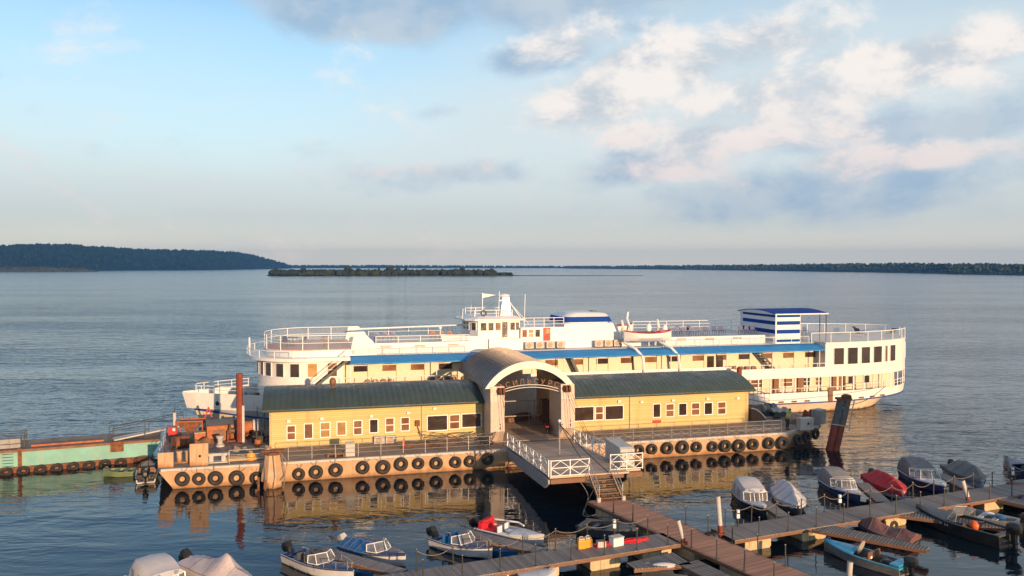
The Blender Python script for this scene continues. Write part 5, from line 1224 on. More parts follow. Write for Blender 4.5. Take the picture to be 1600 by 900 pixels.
# ------------------------------------------------------------------ small boats
def frame2(stern, bow, z=.25):
    a_, b_ = PZ(*stern, z), PZ(*bow, z); d = b_ - a_; return (a_ + b_) / 2, d.length, math.atan2(d.y, d.x)
class Boat:
    """open or half-decked motor boat; x forward, z = 0 at the water"""
    def __init__(s, label, stern, bow, hullm, deckm, beam=1.65, inner=None, free=.55, deck_from=.56, L=None, two=None, group='small boats at the docks', name='motorboat', cat='boat', sharp=2.0, trimc=None):
        c, L0, a_ = frame2(stern, bow); s.L = (L or L0) * .94; s.B = beam * .9; s.free = free * .85; s.sharp = sharp
        s.o = thing(name, label, cat, (c.x, c.y, 0), a_, group)
        inner = inner or pale_grey; n = 18; rings = []; s.n = n
        for i in range(n + 1):
            t = i / n; x = s.X(t); w_ = s.w(t); g = s.g(t); tk = .05; wi = max(.004, w_ - tk); fl = min(g - .06, .12 + .25 * max(0, t - .7))
            k_ = -.22 + .5 * max(0, t - .72) ** 1.3 * 1.6; ch = .02 + max(0, t - .6) * .35
            rings.append([(x, -w_, g), (x - .0, -w_ * .93, (g + ch) / 2), (x, -w_ * .86, ch), (x, 0, k_), (x, w_ * .86, ch), (x, w_ * .93, (g + ch) / 2), (x, w_, g), (x, wi, g), (x, wi * .86, fl), (x, 0, fl - .005), (x, -wi * .86, fl), (x, -wi, g)])
        mb = MB(); mb.loft(rings); part('hull', mb, hullm, s.o, smooth=True)
        mb = MB()
        for q in (-1, 1): mb.tube([(s.X(i / n), q * (s.w(i / n) + .012), s.g(i / n) - .03) for i in range(n + 1)], .032, 5)
        part('rub_rail', mb, trimc or deckm, s.o)
        if deck_from < 1:
            rr = []
            for i in range(9):
                t = deck_from + (1 - deck_from) * i / 8; w_ = s.w(t) - .015; g = s.g(t) + .012; rr.append([(s.X(t), w_ * q, g + .07 * (1 - q * q) * (1 - .5 * i / 8)) for q in (-1, -.6, -.2, .2, .6, 1)] + [(s.X(t), w_ * q, g - .03) for q in (1, -1)])
            mb = MB(); mb.loft(rr); s.deck = part('fore_deck', mb, deckm, s.o, smooth=True)
            mb = MB(); mb.tube([(s.X(.97) - .25, 0, s.g(.97) + .05), (s.X(.97) - .25, 0, s.g(.97) + .13), (s.X(.97) - .05, 0, s.g(.97) + .13)], .02, 5); part('bow_cleat', mb, steel, s.o)
        mb = MB(); mb.box((s.X(0) + .04, -s.w(0) + .05, s.free - .14), (s.X(0) + .32, s.w(0) - .05, s.free - .02)); part('stern_bench', mb, deckm, s.o)
        fm = MB(); fm.box((s.X(.06), -s.w(.3) * .72, .125), (s.X(deck_from if deck_from < 1 else .85), s.w(.3) * .72, .14)); part('cockpit_floor', fm, inner, s.o)
    def X(s, t): return -s.L / 2 + s.L * t
    def w(s, t): return max(.012, s.B / 2 * (.88 + .12 * min(1, t / .35)) * (1 - max(0, (t - .42) / .58) ** s.sharp))
    def g(s, t): return s.free + .02 + .26 * max(0, t - .2) ** 2
    def seats(s, mat, ts=(.3, .42), bench=False):
        for t in ts:
            if bench: mb = MB(); mb.box((s.X(t) - .14, -s.w(t) + .06, .34), (s.X(t) + .14, s.w(t) - .06, .40)); part('bench', mb, mat, s.o, bevel=.015)
            else:
                for q in (-1, 1):
                    y = q * s.w(t) * .5; mb = MB(); mb.box((s.X(t) - .2, y - .2, .14), (s.X(t) + .2, y + .2, .40)); mb.box((s.X(t) - .26, y - .2, .40), (s.X(t) - .16, y + .2, .78)); part('seat', mb, mat, s.o, bevel=.03)
        return s
    def screen(s, t=.57, h=.42, mat=None, rake=.22, back=.5):
        """three framed panes: two in front, raked, and one each side"""
        g = s.g(t) + .05; w_ = s.w(t) * .78; x = s.X(t); P = [(x - back, -s.w(t - .1) * .9, g), (x + .05, -w_, g), (x + .28, 0, g + .04), (x + .05, w_, g), (x - back, s.w(t - .1) * .9, g)]
        Q = [(x - back - .05, -s.w(t - .1) * .82, g + h * .8), (x - rake, -w_ * .82, g + h), (x + .28 - rake, 0, g + h + .04), (x - rake, w_ * .82, g + h), (x - back - .05, s.w(t - .1) * .82, g + h * .8)]
        mb = MB(); mb.tube(Q, .022, 5); mb.tube(P, .02, 5)
        for a_, b_ in zip(P, Q): mb.tube([a_, b_], .024, 5)
        f = part('windshield_frame', mb, mat or white_clean, s.o)
        for i in range(4): mb = MB(); mb.add([P[i], P[i + 1], Q[i + 1], Q[i]], [(0, 1, 2, 3)]); part('windshield_pane', mb, screen_glass, f)
        s.st, s.sh = t, g + h; return s
    def engine(s, tilt=.0, mat=None, sc=1.0, z=None):
        x = s.X(0); m = Matrix.Translation((x - .12, 0, s.free + .02)) @ Matrix.Rotation(tilt, 4, 'Y') @ Matrix.Scale(sc, 4)
        def T(mb): mb.v = [tuple(m @ Vector(v)) for v in mb.v]; return mb
        mb = MB(); mb.loft([[(a_ * w_ + ox, b_ * w_ * .62, zz) for a_, b_ in ((-1, -.55), (-.7, -.9), (.7, -1), (1, -.6), (1, .6), (.7, 1), (-.7, .9), (-1, .55))] for w_, zz, ox in ((.22, .0, -.14), (.30, .10, -.18), (.31, .32, -.2), (.26, .47, -.18), (.12, .52, -.16))]); e = part('outboard_motor', T(mb), mat or black, s.o, smooth=True)
        mb = MB(); mb.loft([[(a_ * wx - .14 + ox, b_ * .055, zz) for a_, b_ in ((-1, 0), (-.4, -1), (.6, -1), (1, 0), (.6, 1), (-.4, 1))] for wx, zz, ox in ((.17, .02, 0), (.14, -.35, 0), (.11, -.62, -.02), (.15, -.72, -.05))]); mb.box((-.34, -.16, -.42), (0, .16, -.39)); part('motor_leg', T(mb), mat or black, e)
        mb = MB(); mb.ball((-.34, 0, -.66), (.06, .06, .06), 8, 4)
        for j in range(3):
            a_ = j * 2.094; mb.add([(-.36, .03 * math.cos(a_), -.66 + .03 * math.sin(a_)), (-.33, .16 * math.cos(a_ - .3), -.66 + .16 * math.sin(a_ - .3)), (-.4, .17 * math.cos(a_ + .3), -.66 + .17 * math.sin(a_ + .3))], [(0, 1, 2)])
        part('propeller', T(mb), dark_steel, e)
        mb = MB(); mb.box((-.02, -.14, -.3), (.13, .14, .08)); part('motor_bracket', T(mb), dark_steel, e); return s
    def canopy(s, t0=.08, t1=.56, h=1.15, mat=None, windows=True, front=True):
        mat = mat or canopy_grey; rings = []; xs = np.linspace(t0, t1, 9)
        for i, t in enumerate(xs):
            f = i / 8; hh = h * (.72 + .28 * math.sin(math.pi * min(1, .25 + f * .8))) if i not in (0,) else h * .62; hh *= .88; w_ = s.w(t) * .95; g = s.g(t); rings.append([(s.X(t) - (.12 if i == 0 else 0), -w_, g), (s.X(t), -w_ * .95, g + hh * .72), (s.X(t), -w_ * .78, g + hh * .95), (s.X(t), 0, g + hh * 1.02), (s.X(t), w_ * .78, g + hh * .95), (s.X(t), w_ * .95, g + hh * .72), (s.X(t) - (.12 if i == 0 else 0), w_, g)])
        mb = MB(); mb.loft(rings, False, False); mb.f.append(tuple(range(7))); o = part('canopy', mb, mat, s.o, smooth=True)
        if front:      # raked glazed front from the roof down to the deck
            r_ = rings[-1]; g = s.g(t1) + .03; w_ = s.w(t1 + .1) * .8; x1 = s.X(t1) + .42
            lowp = [(s.X(t1) + .1, -s.w(t1) * .93, g), (x1 - .05, -w_ * .72, g), (x1 + .06, -w_ * .3, g + .03), (x1 + .06, w_ * .3, g + .03), (x1 - .05, w_ * .72, g), (s.X(t1) + .1, s.w(t1) * .93, g)]
            z1 = r_[1][2] + .02; midp = [(s.X(t1), -s.w(t1) * .93, z1), (s.X(t1) + .2, -w_ * .72, z1), (s.X(t1) + .28, -w_ * .3, z1 + .02), (s.X(t1) + .28, w_ * .3, z1 + .02), (s.X(t1) + .2, w_ * .72, z1), (s.X(t1), s.w(t1) * .93, z1)]
            topp = [r_[1], r_[2], (r_[2][0], r_[2][1] * .4, r_[3][2]), (r_[4][0], r_[4][1] * .4, r_[3][2]), r_[4], r_[5]]
            mb = MB(); mb.loft([midp, topp], False, False); part('canopy_front', mb, mat, o, smooth=True)
            mb = MB(); mb.tube(lowp, .025, 5); mb.tube(midp, .025, 5)
            for a_, b_ in zip(lowp, midp): mb.tube([a_, b_], .028, 5)
            fr_ = part('windshield_frame', mb, white_clean, s.o)
            for i in range(5): mb = MB(); mb.add([lowp[i], lowp[i + 1], midp[i + 1], midp[i]], [(0, 1, 2, 3)]); part('windshield_pane', mb, screen_glass, fr_)
            if windows:
                for i in (1, 3): 
                    a_, b_, c_, d_ = [Vector(p) for p in (midp[i], midp[i + 1], topp[i + 1], topp[i])]; ce = (a_ + b_ + c_ + d_) / 4; nn = (b_ - a_).cross(d_ - a_).normalized(); nn = nn if nn.x > 0 else -nn; mb = MB(); mb.add([ce + (p - ce) * .62 + nn * .025 for p in (a_, b_, c_, d_)], [(0, 1, 2, 3)]); part('canopy_window', mb, screen_glass, o)
        if windows:
            for q in (-1, 1):
                for i0, i1 in ((1, 3), (4, 7)):
                    A_ = [Vector(rings[i0][0 if q < 0 else 6]), Vector(rings[i1][0 if q < 0 else 6]), Vector(rings[i1][1 if q < 0 else 5]), Vector(rings[i0][1 if q < 0 else 5])]; ce = sum(A_, Vector()) / 4; mb = MB(); mb.add([ce + (p - ce) * .72 + Vector((0, q * .025, 0)) for p in A_], [(0, 1, 2, 3)]); part('canopy_window', mb, screen_glass, o)
        return s
    def cover(s, mat, prof, t0=-.02, t1=.98, ridge=.25, seed=1, drop=.18):
        """tarpaulin pulled over the boat: prof = (t, height of ridge above the gunwale)"""
        rnd = random.Random(seed); rings = []; n = 26; ph = rnd.uniform(0, 6)
        for i in range(n + 1):
            t = t0 + (t1 - t0) * i / n; tc_ = min(1, max(0, t)); w_ = s.w(tc_) + .045; g = s.g(tc_); hh = .82 * float(np.interp(t, [p[0] for p in prof], [p[1] for p in prof])); row_ = []; x = s.X(t)
            for j in range(15):
                q = -1 + 2 * j / 14; a_ = abs(q); 
                if a_ > .86: y = q / a_ * w_; z = g - drop * (a_ - .86) / .14 * (1 + .25 * math.sin(i * 1.7 + ph))
                else:
                    f = a_ / .86; y = q / .86 * w_; prof_ = (1 - f ** (1.15 if f > ridge else 1.6)); z = g + .02 + hh * prof_ - .035 * math.sin(math.pi * f) * (1 + math.sin(i * .9 + ph + j))
                row_.append((x, y, z))
            rings.append(row_)
        mb = MB(); mb.loft(rings, False, False); e0 = len(mb.v) - 15; mb.f.append(tuple(range(15))); mb.f.append(tuple(range(e0, e0 + 15))[::-1]); part('cover', mb, mat, s.o, smooth=True); s.lash(rings); return s
    def lash(s, rings):
        mb = MB(); 
        for j in (1, 13): mb.tube([Vector(r_[j]) + Vector((0, -.012 if j == 1 else .012, 0)) for r_ in rings], .014, 4)
        part('hem_rope', mb, rope_mat, s.o)
        for i in (6, 12, 19): mb = MB(); mb.tube([Vector(p) + Vector((0, 0, .012)) for p in rings[i]], .012, 4); part('strap', mb, rope_mat, s.o)
    def lump(s, name, t, y, size, z, mat, label=None):
        mb = MB(); mb.ball((s.X(t), y, z), size, 10, 6); part(name, mb, mat, s.o, smooth=True, label=label); return s
    def bowrail(s, mat=None):
        mb = MB(); ts = (.66, .8, .92, .985); mb.tube([(s.X(t), s.w(t) * .86, s.g(t) + .32) for t in ts] + [(s.X(t), -s.w(t) * .86, s.g(t) + .32) for t in ts[::-1]], .018, 5)
        for t in (.68, .82, .94):
            for q in (-1, 1): mb.tube([(s.X(t), q * s.w(t) * .86, s.g(t) + .02), (s.X(t), q * s.w(t) * .86, s.g(t) + .32)], .015, 5)
        part('bow_rail', mb, mat or steel, s.o); return s
GL = 'boats along the left dock'; GR = 'boats along the far side of the right dock'; GN = 'boats on the near side of the right dock'
Boat('white canopied cabin boat cut by the bottom edge at lower left', (222, 902), (292, 958), boat_white, boat_white, 2.1, group=GL, free=.7).canopy(.12, .58, 1.15, canopy_white)
Boat('boat under a pale pink tarpaulin with a raised black outboard at lower left', (296, 882), (402, 925), boat_white, boat_white, 1.75, group=GL, free=.6).engine(-.9, sc=1.25).cover(cover_pink, ((0, .2), (.3, .45), (.45, .7), (.58, 1.15), (.62, 1.1), (.70, .45), (1, .12)), seed=3, ridge=.1)
Boat('white motorboat with navy foredeck and windshield, before the lower left finger dock', (453, 866), (556, 905), boat_white, boat_navy, 1.75, boat_blue, group=GL).seats(dark_grey).screen().engine(-.5).bowrail()
Boat('white motorboat with a blue cover over its stern, behind the narrow finger dock', (541, 853), (637, 880), boat_white, boat_navy, 1.7, boat_blue, group=GL).screen(.62).engine(-.7, pale_grey).cover(boat_blue, ((0, .3), (.2, .4), (.42, .28)), -.02, .44, seed=9)
Boat('low blue open boat tied between the finger dock and the white windshield boat', (553, 880), (610, 902), boat_blue, boat_blue, 1.5, boat_blue, free=.4, group=GL).seats(boat_blue, (.3, .6), True)
Boat('white motorboat with blue cockpit and framed windshield beside the middle of the left dock', (680, 842), (772, 868), boat_white, boat_navy, 1.75, boat_blue, group=GL).seats(boat_blue).screen().engine(-.4).bowrail()
Boat('low bright blue boat in the shadow between the finger dock and the white motorboat', (752, 848), (812, 868), boat_blue, boat_blue, 1.4, boat_blue, free=.38, group=GL).seats(boat_blue, (.35, .6), True)
bt = Boat('sleek white boat with a red seat behind the finger dock', (748, 826), (853, 848), boat_white, boat_white, 1.6, white_clean, group=GL).engine(-.6)
mb = MB(); mb.box((bt.X(.1), -.6, .2), (bt.X(.26), .6, .42)); mb.box((bt.X(.06), -.62, .42), (bt.X(.13), .62, .9)); part('red_seat', mb, red, bt.o, bevel=.05); mb = MB(); mb.tube([(bt.X(.1), .72, .7), (bt.X(.5), .72, .78), (bt.X(.62), .5, .74)], .05, 6); part('side_rail', mb, white_clean, bt.o); bt.seats(white_clean, (.42,))
dk = Boat('dark open workboat in the deep shade behind the left dock', (905, 822), (1000, 838), dark_grey, dark_grey, 1.9, dark_grey, free=.6, group=GL).seats(dark_grey, (.25, .5), True)
Boat('dark boat with white rolled cover in the corner by the triangular dock', (1110, 893), (1000, 893), dark_grey, dark_grey, 1.7, black, free=.42, group='boats at the bottom edge').lump('rolled_cover', .68, .2, (.62, .2, .14), .62, cover_white).lump('rolled_mat', .42, .2, (.6, .16, .1), .55, brown)
Boat('white-decked boat cut by the bottom edge under the left dock', (782, 912), (872, 902), boat_white, boat_white, 1.7, group='boats at the bottom edge', deck_from=.3)
# far side of the right dock
Boat('dark-hulled white cabin boat with a pinkish canopy, first along the right dock', (1158, 769), (1196, 806), black_hull, boat_white, 1.9, group=GR, free=.6, L=4.9).canopy(.08, .6, 1.15, canopy_white)
Boat('boat under a taut white tarpaulin, second along the right dock', (1222, 768), (1250, 806), dark_grey, dark_grey, 2.0, group=GR, L=4.6, free=.6).cover(cover_white, ((0, .75), (.3, 1.0), (.62, 1.0), (.85, .45), (1, .12)), seed=6)
Boat('grey canopy boat with navy hull and torn windshield, third along the right dock', (1292, 752), (1346, 783), boat_navy, boat_white, 1.85, group=GR, free=.55).canopy(.0, .44, 1.05, canopy_grey, windows=False).screen(.68, .5)
Boat('boat under a bright red cover with a dark outboard, fourth along the right dock', (1364, 747), (1414, 780), boat_white, boat_white, 2.1, group=GR, free=.6).engine(-.9).cover(red, ((-.02, .25), (.12, .6), (.35, .72), (.6, .72), (.8, .4), (1, .1)), seed=8, drop=.3)
Boat('navy boat with a raised grey canopy and white seats, beyond the red covered boat', (1419, 737), (1478, 770), boat_navy, boat_white, 2.2, beige, group=GR, free=.58).canopy(.0, .40, 1.1, cover_grey, windows=False).screen(.62, .55).seats(white_clean, (.48,)).engine(-.3)
Boat('boat under a flat grey tarpaulin with a dark outboard, last along the right dock', (1488, 732), (1538, 762), boat_white, boat_white, 2.1, group=GR, free=.6).engine(-.9).cover(cover_grey, ((-.02, .15), (.2, .75), (.45, .95), (.72, .9), (.9, .3), (1, .1)), seed=12, drop=.25)
Boat('navy boat cut by the right edge, its high bow towards the ship', (1640, 752), (1566, 722), boat_navy, boat_navy, 2.0, group=GR, free=.7).seats(dark_grey)
# near side
b = Boat('grey boat with bright cyan deck and trim and a black outboard', (1419, 893), (1284, 852), boat_alu, boat_cyan, 1.6, dark_grey, group=GN, trimc=boat_cyan).engine(.15, sc=1.0)
x_, g_ = b.X(.58), b.g(.58); mb = MB(); mb.add([(x_ + .1, -.55, g_), (x_ + .2, .2, g_), (x_ - .12, .2, g_ + .55), (x_ - .2, -.5, g_ + .5)], [(0, 1, 2, 3)]); part('windshield_pane', mb, screen_glass, b.o)
mb = MB(); mb.tube([(x_ - .35, .15, g_ + .28), (x_ - .3, .16, g_ + .30)], [.36, .36], 18); part('round_table', mb, beige, b.o); b.seats(brown, (.42,)); b.lump('equipment_bag', .2, .1, (.35, .3, .16), .42, black).lump('fuel_can', .28, -.3, (.22, .16, .14), .4, dark_grey).lump('white_float', .38, .3, (.13, .13, .12), .5, white_clean)
mb = MB(); mb.box((b.X(0) + .02, -b.w(0) + .06, .5), (b.X(0) + .5, b.w(0) - .06, .6)); part('motor_well', mb, boat_cyan, b.o, bevel=.02)
Boat('boat under a sagging maroon tarpaulin, behind the blue-decked boat', (1432, 846), (1338, 823), dark_grey, dark_grey, 1.8, group=GN, free=.45).cover(cover_maroon, ((0, .3), (.18, .45), (.4, .25), (.55, .4), (.7, .75), (.76, .6), (1, .1)), seed=15)
b = Boat('large black motorboat with an orange life vest and a black outboard', (1572, 846), (1434, 806), black_hull, dark_grey, 2.3, dark_grey, group=GN, free=.85, L=5.6).screen(.54, .55, steel).seats(black, (.36,)).engine(.1, sc=1.2)
b.lump('life_vest', .30, .45, (.28, .2, .3), .75, orange_pl)
mb = MB(); rng = [0]
for i, ch in enumerate('P0316PK34'): pass
def hull_text(bo, text, t0, size, mat, side=1, zf=.68):
    vs_, fs_ = [], []; 
    for i, ch in enumerate(text):
        cu = bpy.data.curves.new('letter', 'FONT'); cu.body = ch; cu.size = size; cu.extrude = .006; ob = bpy.data.objects.new('letter', cu); me = ob.to_mesh(); o0 = len(vs_)
        t = t0 - i * size * .72 / bo.L; x = bo.X(t); y = side * (bo.w(t) + .03); a_ = math.atan2(side * (bo.w(t - .03) - bo.w(t)), bo.X(t - .03) - bo.X(t))
        for v in me.vertices: vs_.append((x - v.co.x * side * 1.0, y + side * (-.05 * 0 + v.co.z) - side * .04 * (1 - (v.co.y / size)), bo.g(t) * zf + v.co.y))
        fs_ += [tuple(k_ + o0 for k_ in p.vertices) for p in me.polygons]; ob.to_mesh_clear(); bpy.data.objects.remove(ob); bpy.data.curves.remove(cu)
    m_ = MB(); m_.add(vs_, fs_); part('registration_lettering', m_, mat, bo.o)
hull_text(b, 'P 0316 HOH 34', .86, .2, white_clean, 1, .62)
Boat('grey flat boat with white and blue gear, behind the large black motorboat', (1600, 822), (1446, 791), mid_grey, mid_grey, 1.8, pale_grey, group=GN, free=.5, deck_from=.5).seats(pale_grey, (.25, .4), True).engine(.0, sc=1.1).lump('blue_bag', .2, .2, (.3, .25, .12), .55, boat_blue).lump('white_box', .33, -.1, (.3, .18, .1), .55, white_clean)
Boat('dark blue boat cut by the right edge on the near side of the right dock', (1660, 800), (1588, 782), boat_navy, boat_navy, 1.8, group=GN, free=.5)
Boat('long thin pink-edged boat at the right edge above the slatted dock', (1650, 757), (1570, 768), dark_grey, dark_grey, 1.3, group=GN, free=.75, trimc=red_paint)
# two boats by the left barge
Boat('small olive rowing boat beside the turquoise barge', (216, 736), (160, 739), green, green, 1.35, green, free=.42, group='boats by the turquoise barge', name='rowing_boat', deck_from=.8).seats(green, (.3, .6), True)
b = Boat('black and white speedboat seen from its stern beside the turquoise barge', (226, 757), (236, 722), boat_white, black, 1.65, dark_grey, free=.55, group='boats by the turquoise barge', L=4.6).seats(brown, (.4,)).screen(.58, .45, black).engine(.1)
mb = MB(); mb.box((b.X(0) - .01, -b.w(0) * .98, .3), (b.X(0) + .12, b.w(0) * .98, .62)); part('transom_trim', mb, black, b.o)

# ------------------------------------------------------------------ turquoise barge at the left
A0, A1 = PZ(-90, 748, 0), PZ(252, 719, 0); dv = A1 - A0; Lb = dv.length; ab = math.atan2(dv.y, dv.x)
bg_ = thing('barge', 'long turquoise barge with a tyre-lined rusty side, at the left edge', 'barge', A0, ab); hb = 1.5
mb = MB(); mb.loft([[(0, 0, -.5), (0, 0, hb), (0, 4.2, hb), (0, 4.2, -.5)], [(Lb - 1.2, 0, -.5), (Lb, 0, hb), (Lb, 4.2, hb), (Lb - 1.2, 4.2, -.5)]]); part('hull', mb, teal, bg_)
mb = MB(); mb.box((-.02, -.14, -.4), (Lb - .8, -.003, .42)); part('rubbing_band', mb, rust, bg_)
mb = MB(); mb.box((0, -.1, hb - .02), (Lb - .1, .55, hb + .16)); part('deck_edge', mb, brown, bg_); mb = MB(); mb.box((0, .55, hb + .003), (Lb - .1, 4.1, hb + .05)); part('deck', mb, stage_deck, bg_)
for x in (Lb - 10.9, Lb - 9.4): mb = MB(); mb.box((x - .12, -.12, .4), (x + .12, -.004, hb + .25)); part('fender_timber', mb, rust, bg_)
mb = MB(); mb.box((Lb - 3.5, -.16, .95), (Lb - 2.6, -.004, hb + .2)); part('fender_timber', mb, rust, bg_)
mb = MB()
for i in range(6): mb.tube([(Lb - 10.5, -.08, .5 + i * .22), (Lb - 9.8, -.08, .5 + i * .22)], .02, 4)
part('ladder_rungs', mb, dark_steel, bg_)
mb = MB()
for x in (Lb - 11.2, Lb - 9.2):
    for y in (.7, 1.6): mb.tube([(x, y, hb), (x, y, hb + 1.25)], .03, 5)
for zz in (.45, .85, 1.25):
    mb.tube([(Lb - 11.2, .7, hb + zz), (Lb - 9.2, .7, hb + zz), (Lb - 9.2, 1.6, hb + zz), (Lb - 11.2, 1.6, hb + zz), (Lb - 11.2, .7, hb + zz)], .022, 5)
part('guard_rail', mb, dark_steel, bg_)
mb = MB(); mb.box((Lb - 10.9, .9, hb + .05), (Lb - 9.5, 1.5, hb + .8)); part('locker', mb, mid_grey, bg_)
mb = MB()
for q in ((0, 0), (1.9, .3)):
    mb.tube([(Lb - 3.6 + q[0] * 1.3, .6, hb), (Lb - 3.6 + q[0] * 1.3, .6, hb + 1.3 + q[1])], .03, 5)
for zz in (.5, .9, 1.3): mb.tube([(Lb - 3.6, .6, hb + zz), (Lb - 1.1, .6, hb + zz + .25)], .022, 5)
part('guard_rail', mb, dark_steel, bg_)
for q_ in (((-.0, .6, hb + .06), (Lb - 12, .8, hb + .3)), ((Lb - 8.8, .8, hb + .06), (Lb - 4, 1.0, hb + .26))): mb = MB(); mb.box(*q_); part('deck_pipe', mb, orange_rust, bg_)
gp = MB(); a_, b_ = Vector((Lb - 3.4, 1.2, hb + .15)), Vector((Lb + 1.6, 2.2, hb + .75)); gp.beam(a_, b_, 1.0, .1); g_ = thing('gangplank', 'sloping plank bridge from the turquoise barge up to the landing stage', 'gangplank', A0, ab); part('plank', gp, pale_grey, g_)
gp = MB()
for s_ in (-.45, .45): gp.tube([a_ + Vector((0, s_, .9)), b_ + Vector((0, s_, .9))], .025, 5); [gp.tube([a_.lerp(b_, f) + Vector((0, s_, 0)), a_.lerp(b_, f) + Vector((0, s_, .9))], .02, 5) for f in (0, .5, 1)]
part('hand_rail', gp, dark_steel, g_)
for i in range(16):
    x = Lb - 2.8 - i * 1.06
    o = dup(tp, A0 + Vector((math.cos(ab) * x + math.sin(ab) * .3, math.sin(ab) * x - math.cos(ab) * .3, .12)), None, 'rusty tyre in the row along the side of the turquoise barge', 'tyres along the turquoise barge'); o.rotation_euler = (-.85, random.uniform(-.2, .2), ab); o.scale = (.88, 1, .88)

# ------------------------------------------------------------------ gear on the decks of the landing stage
def dk_thing(name, label, cat, x, y, rz=0.0, group=None, z=DZ + .012):
    q = LZ(x, y, z); return thing(name, label, cat, UV(q.x, q.y, z), TH + rz, group)
def plate(label, x0, x1, h, t=.12, y=725):
    q0, q1 = LZ(x0, y, DZ), LZ(x1, y, DZ); w_ = q1.x - q0.x; o = thing('bulwark_plate', label, 'bulwark', UV(q0.x, .28, DZ), TH)
    mb = MB(); mb.box((0, 0, .012), (w_, t, h)); part('plate', mb, stage_hull, o, bevel=.02); mb = MB(); mb.box((w_ * .3, t, .012), (w_ * .3 + .08, t + .5, h * .8)); part('bracket', mb, stage_hull, o); return o
plate('low cream bulwark plate at the left corner of the landing stage', 252, 275, 1.05); o = plate('taller cream bulwark plate beside the gap in the left corner rail', 299, 327, 1.55)
mb = MB(); mb.tube([(.65, -.03, .7), (.65, 0, .7)], .09, 10); part('hawse_hole', mb, black, o)
o = dk_thing('bitts', 'cream double bollard standing in the gap of the left corner bulwark', 'bollard', 287, 723)
for s_ in (-.28, .28): mb = MB(); mb.tube([(s_, 0, 0), (s_, 0, .75)], .17, 12); mb.tube([(s_, 0, .75), (s_, 0, .82)], .22, 12); part('bollard', mb, stage_hull, o)
mb = MB(); mb.box((-.55, -.25, 0), (.55, .25, .1)); part('base', mb, stage_hull, o)
o = dk_thing('bitts', 'cream low double bollard with a square cross plate, right of the tall bulwark plate', 'bollard', 340, 722)
for s_ in (-.4, .4): mb = MB(); mb.box((s_ - .14, -.14, 0), (s_ + .14, .14, .6)); part('bollard', mb, pale_grey, o, bevel=.03)
mb = MB(); mb.box((-.8, -.1, .45), (.8, .1, .62)); mb.box((-.7, -.3, 0), (.7, .3, .07)); part('cross_plate', mb, pale_grey, o)
# rusty drum, winch, machine housing and windlass
o = dk_thing('steel_drum', 'brown rusty drum lying on the left deck of the landing stage', 'drum', 283, 700, .5); mb = MB(); mb.tube([(-.5, 0, .45), (.5, 0, .45)], .45, 16); part('shell', mb, rust, o); mb = MB(); [mb.torus((x, 0, .45), .45, .03, 0, 18, 6) for x in (-.5, -.17, .17, .5)]; part('hoop', mb, rust, o)
o = dk_thing('machine_housing', 'large orange-brown machine housing with a sloping grey lid on the left deck', 'machine', 346, 686, .15); mb = MB(); mb.box((-1.1, -.7, 0), (1.1, .7, 1.2)); part('casing', mb, orange_rust, o, bevel=.03); mb = MB(); mb.prism([(-.8, 1.2), (.8, 1.2), (.55, 1.5), (-.5, 1.55)], lambda a_, c_, h: (h, a_, c_), -1.15, 1.15); part('lid', mb, dark_grey, o)
for q_ in (((-1.112, -.5, .2), (-1.102, .4, 1.0)), ((-.6, -.715, .15), (.2, -.702, .9))): mb = MB(); mb.box(*q_); part('panel', mb, brown, o)
o = dk_thing('gear_winch', 'dark toothed winch beside the red-brown pile on the left deck', 'winch', 366, 688, .2); mb = MB(); [mb.torus((x, 0, .75), .5, .09, 0, 20, 6) for x in (-.35, .35)]; part('gear_wheel', mb, rust, o); mb = MB(); mb.tube([(-.5, 0, .75), (.5, 0, .75)], .22, 12); part('drum', mb, dark_grey, o); mb = MB(); [mb.box((x - .06, -.4, 0), (x + .06, .4, .8)) for x in (-.5, .5)]; mb.box((-.6, -.5, 0), (.6, .5, .12)); part('stand', mb, rust, o)
o = dk_thing('anchor_windlass', 'orange windlass with white banded drums near the left yellow building', 'windlass', 388, 683, .1); mb = MB(); mb.tube([(-.3, 0, .8), (.3, 0, .8)], .48, 16); part('drum', mb, orange_rust, o); mb = MB(); [mb.torus((x, 0, .8), .5, .1, 0, 18, 8) for x in (-.42, .42, .75)]; part('band', mb, cover_white, o); mb = MB(); mb.box((-.7, -.5, 0), (.9, .5, .35)); part('bed', mb, rust, o)
o = dk_thing('hopper', 'rusty V-shaped hopper on a frame at the far left corner of the stage', 'hopper', 299, 684, -.1); mb = MB(); mb.prism([(-1.0, 1.35), (1.0, 1.35), (.25, .55), (-.15, .5)], lambda a_, c_, h: (a_, h, c_), -.55, .55); part('bin', mb, rust, o); mb = MB(); [mb.beam((s_ * .95, q, 0), (s_ * .95, q, 1.45), .07, .07, (1, 0, .01)) for s_ in (-1, 1) for q in (-.5, .5)]; [mb.beam((-.95, q, 1.4), (.95, q, 1.4), .08, .08) for q in (-.56, .56)]; part('frame', mb, orange_rust, o)
o = dk_thing('fire_box', 'red fire box on a post at the left end of the stage', 'box', 270, 690); mb = MB(); mb.box((-.3, -.15, .5), (.3, .15, 1.15)); part('box', mb, red_paint, o, bevel=.02); mb = MB(); mb.box((-.25, -.1, 0), (-.2, .1, .5)); mb.box((.2, -.1, 0), (.25, .1, .5)); part('leg', mb, rust, o); mb = MB(); mb.box((.02, -.158, .85), (.2, -.152, 1.05)); part('sticker', mb, white_clean, o)
o = dk_thing('lamp_post', 'bare pinkish post at the left end of the landing stage', 'post', 273, 684); mb = MB(); mb.tube([(0, 0, 0), (0, 0, 2.0)], .13, 8); part('stem', mb, pale_grey, o); mb = MB(); mb.tube([(0, 0, 2.0), (0, 0, 2.4)], .03, 6); part('spike', mb, dark_steel, o)
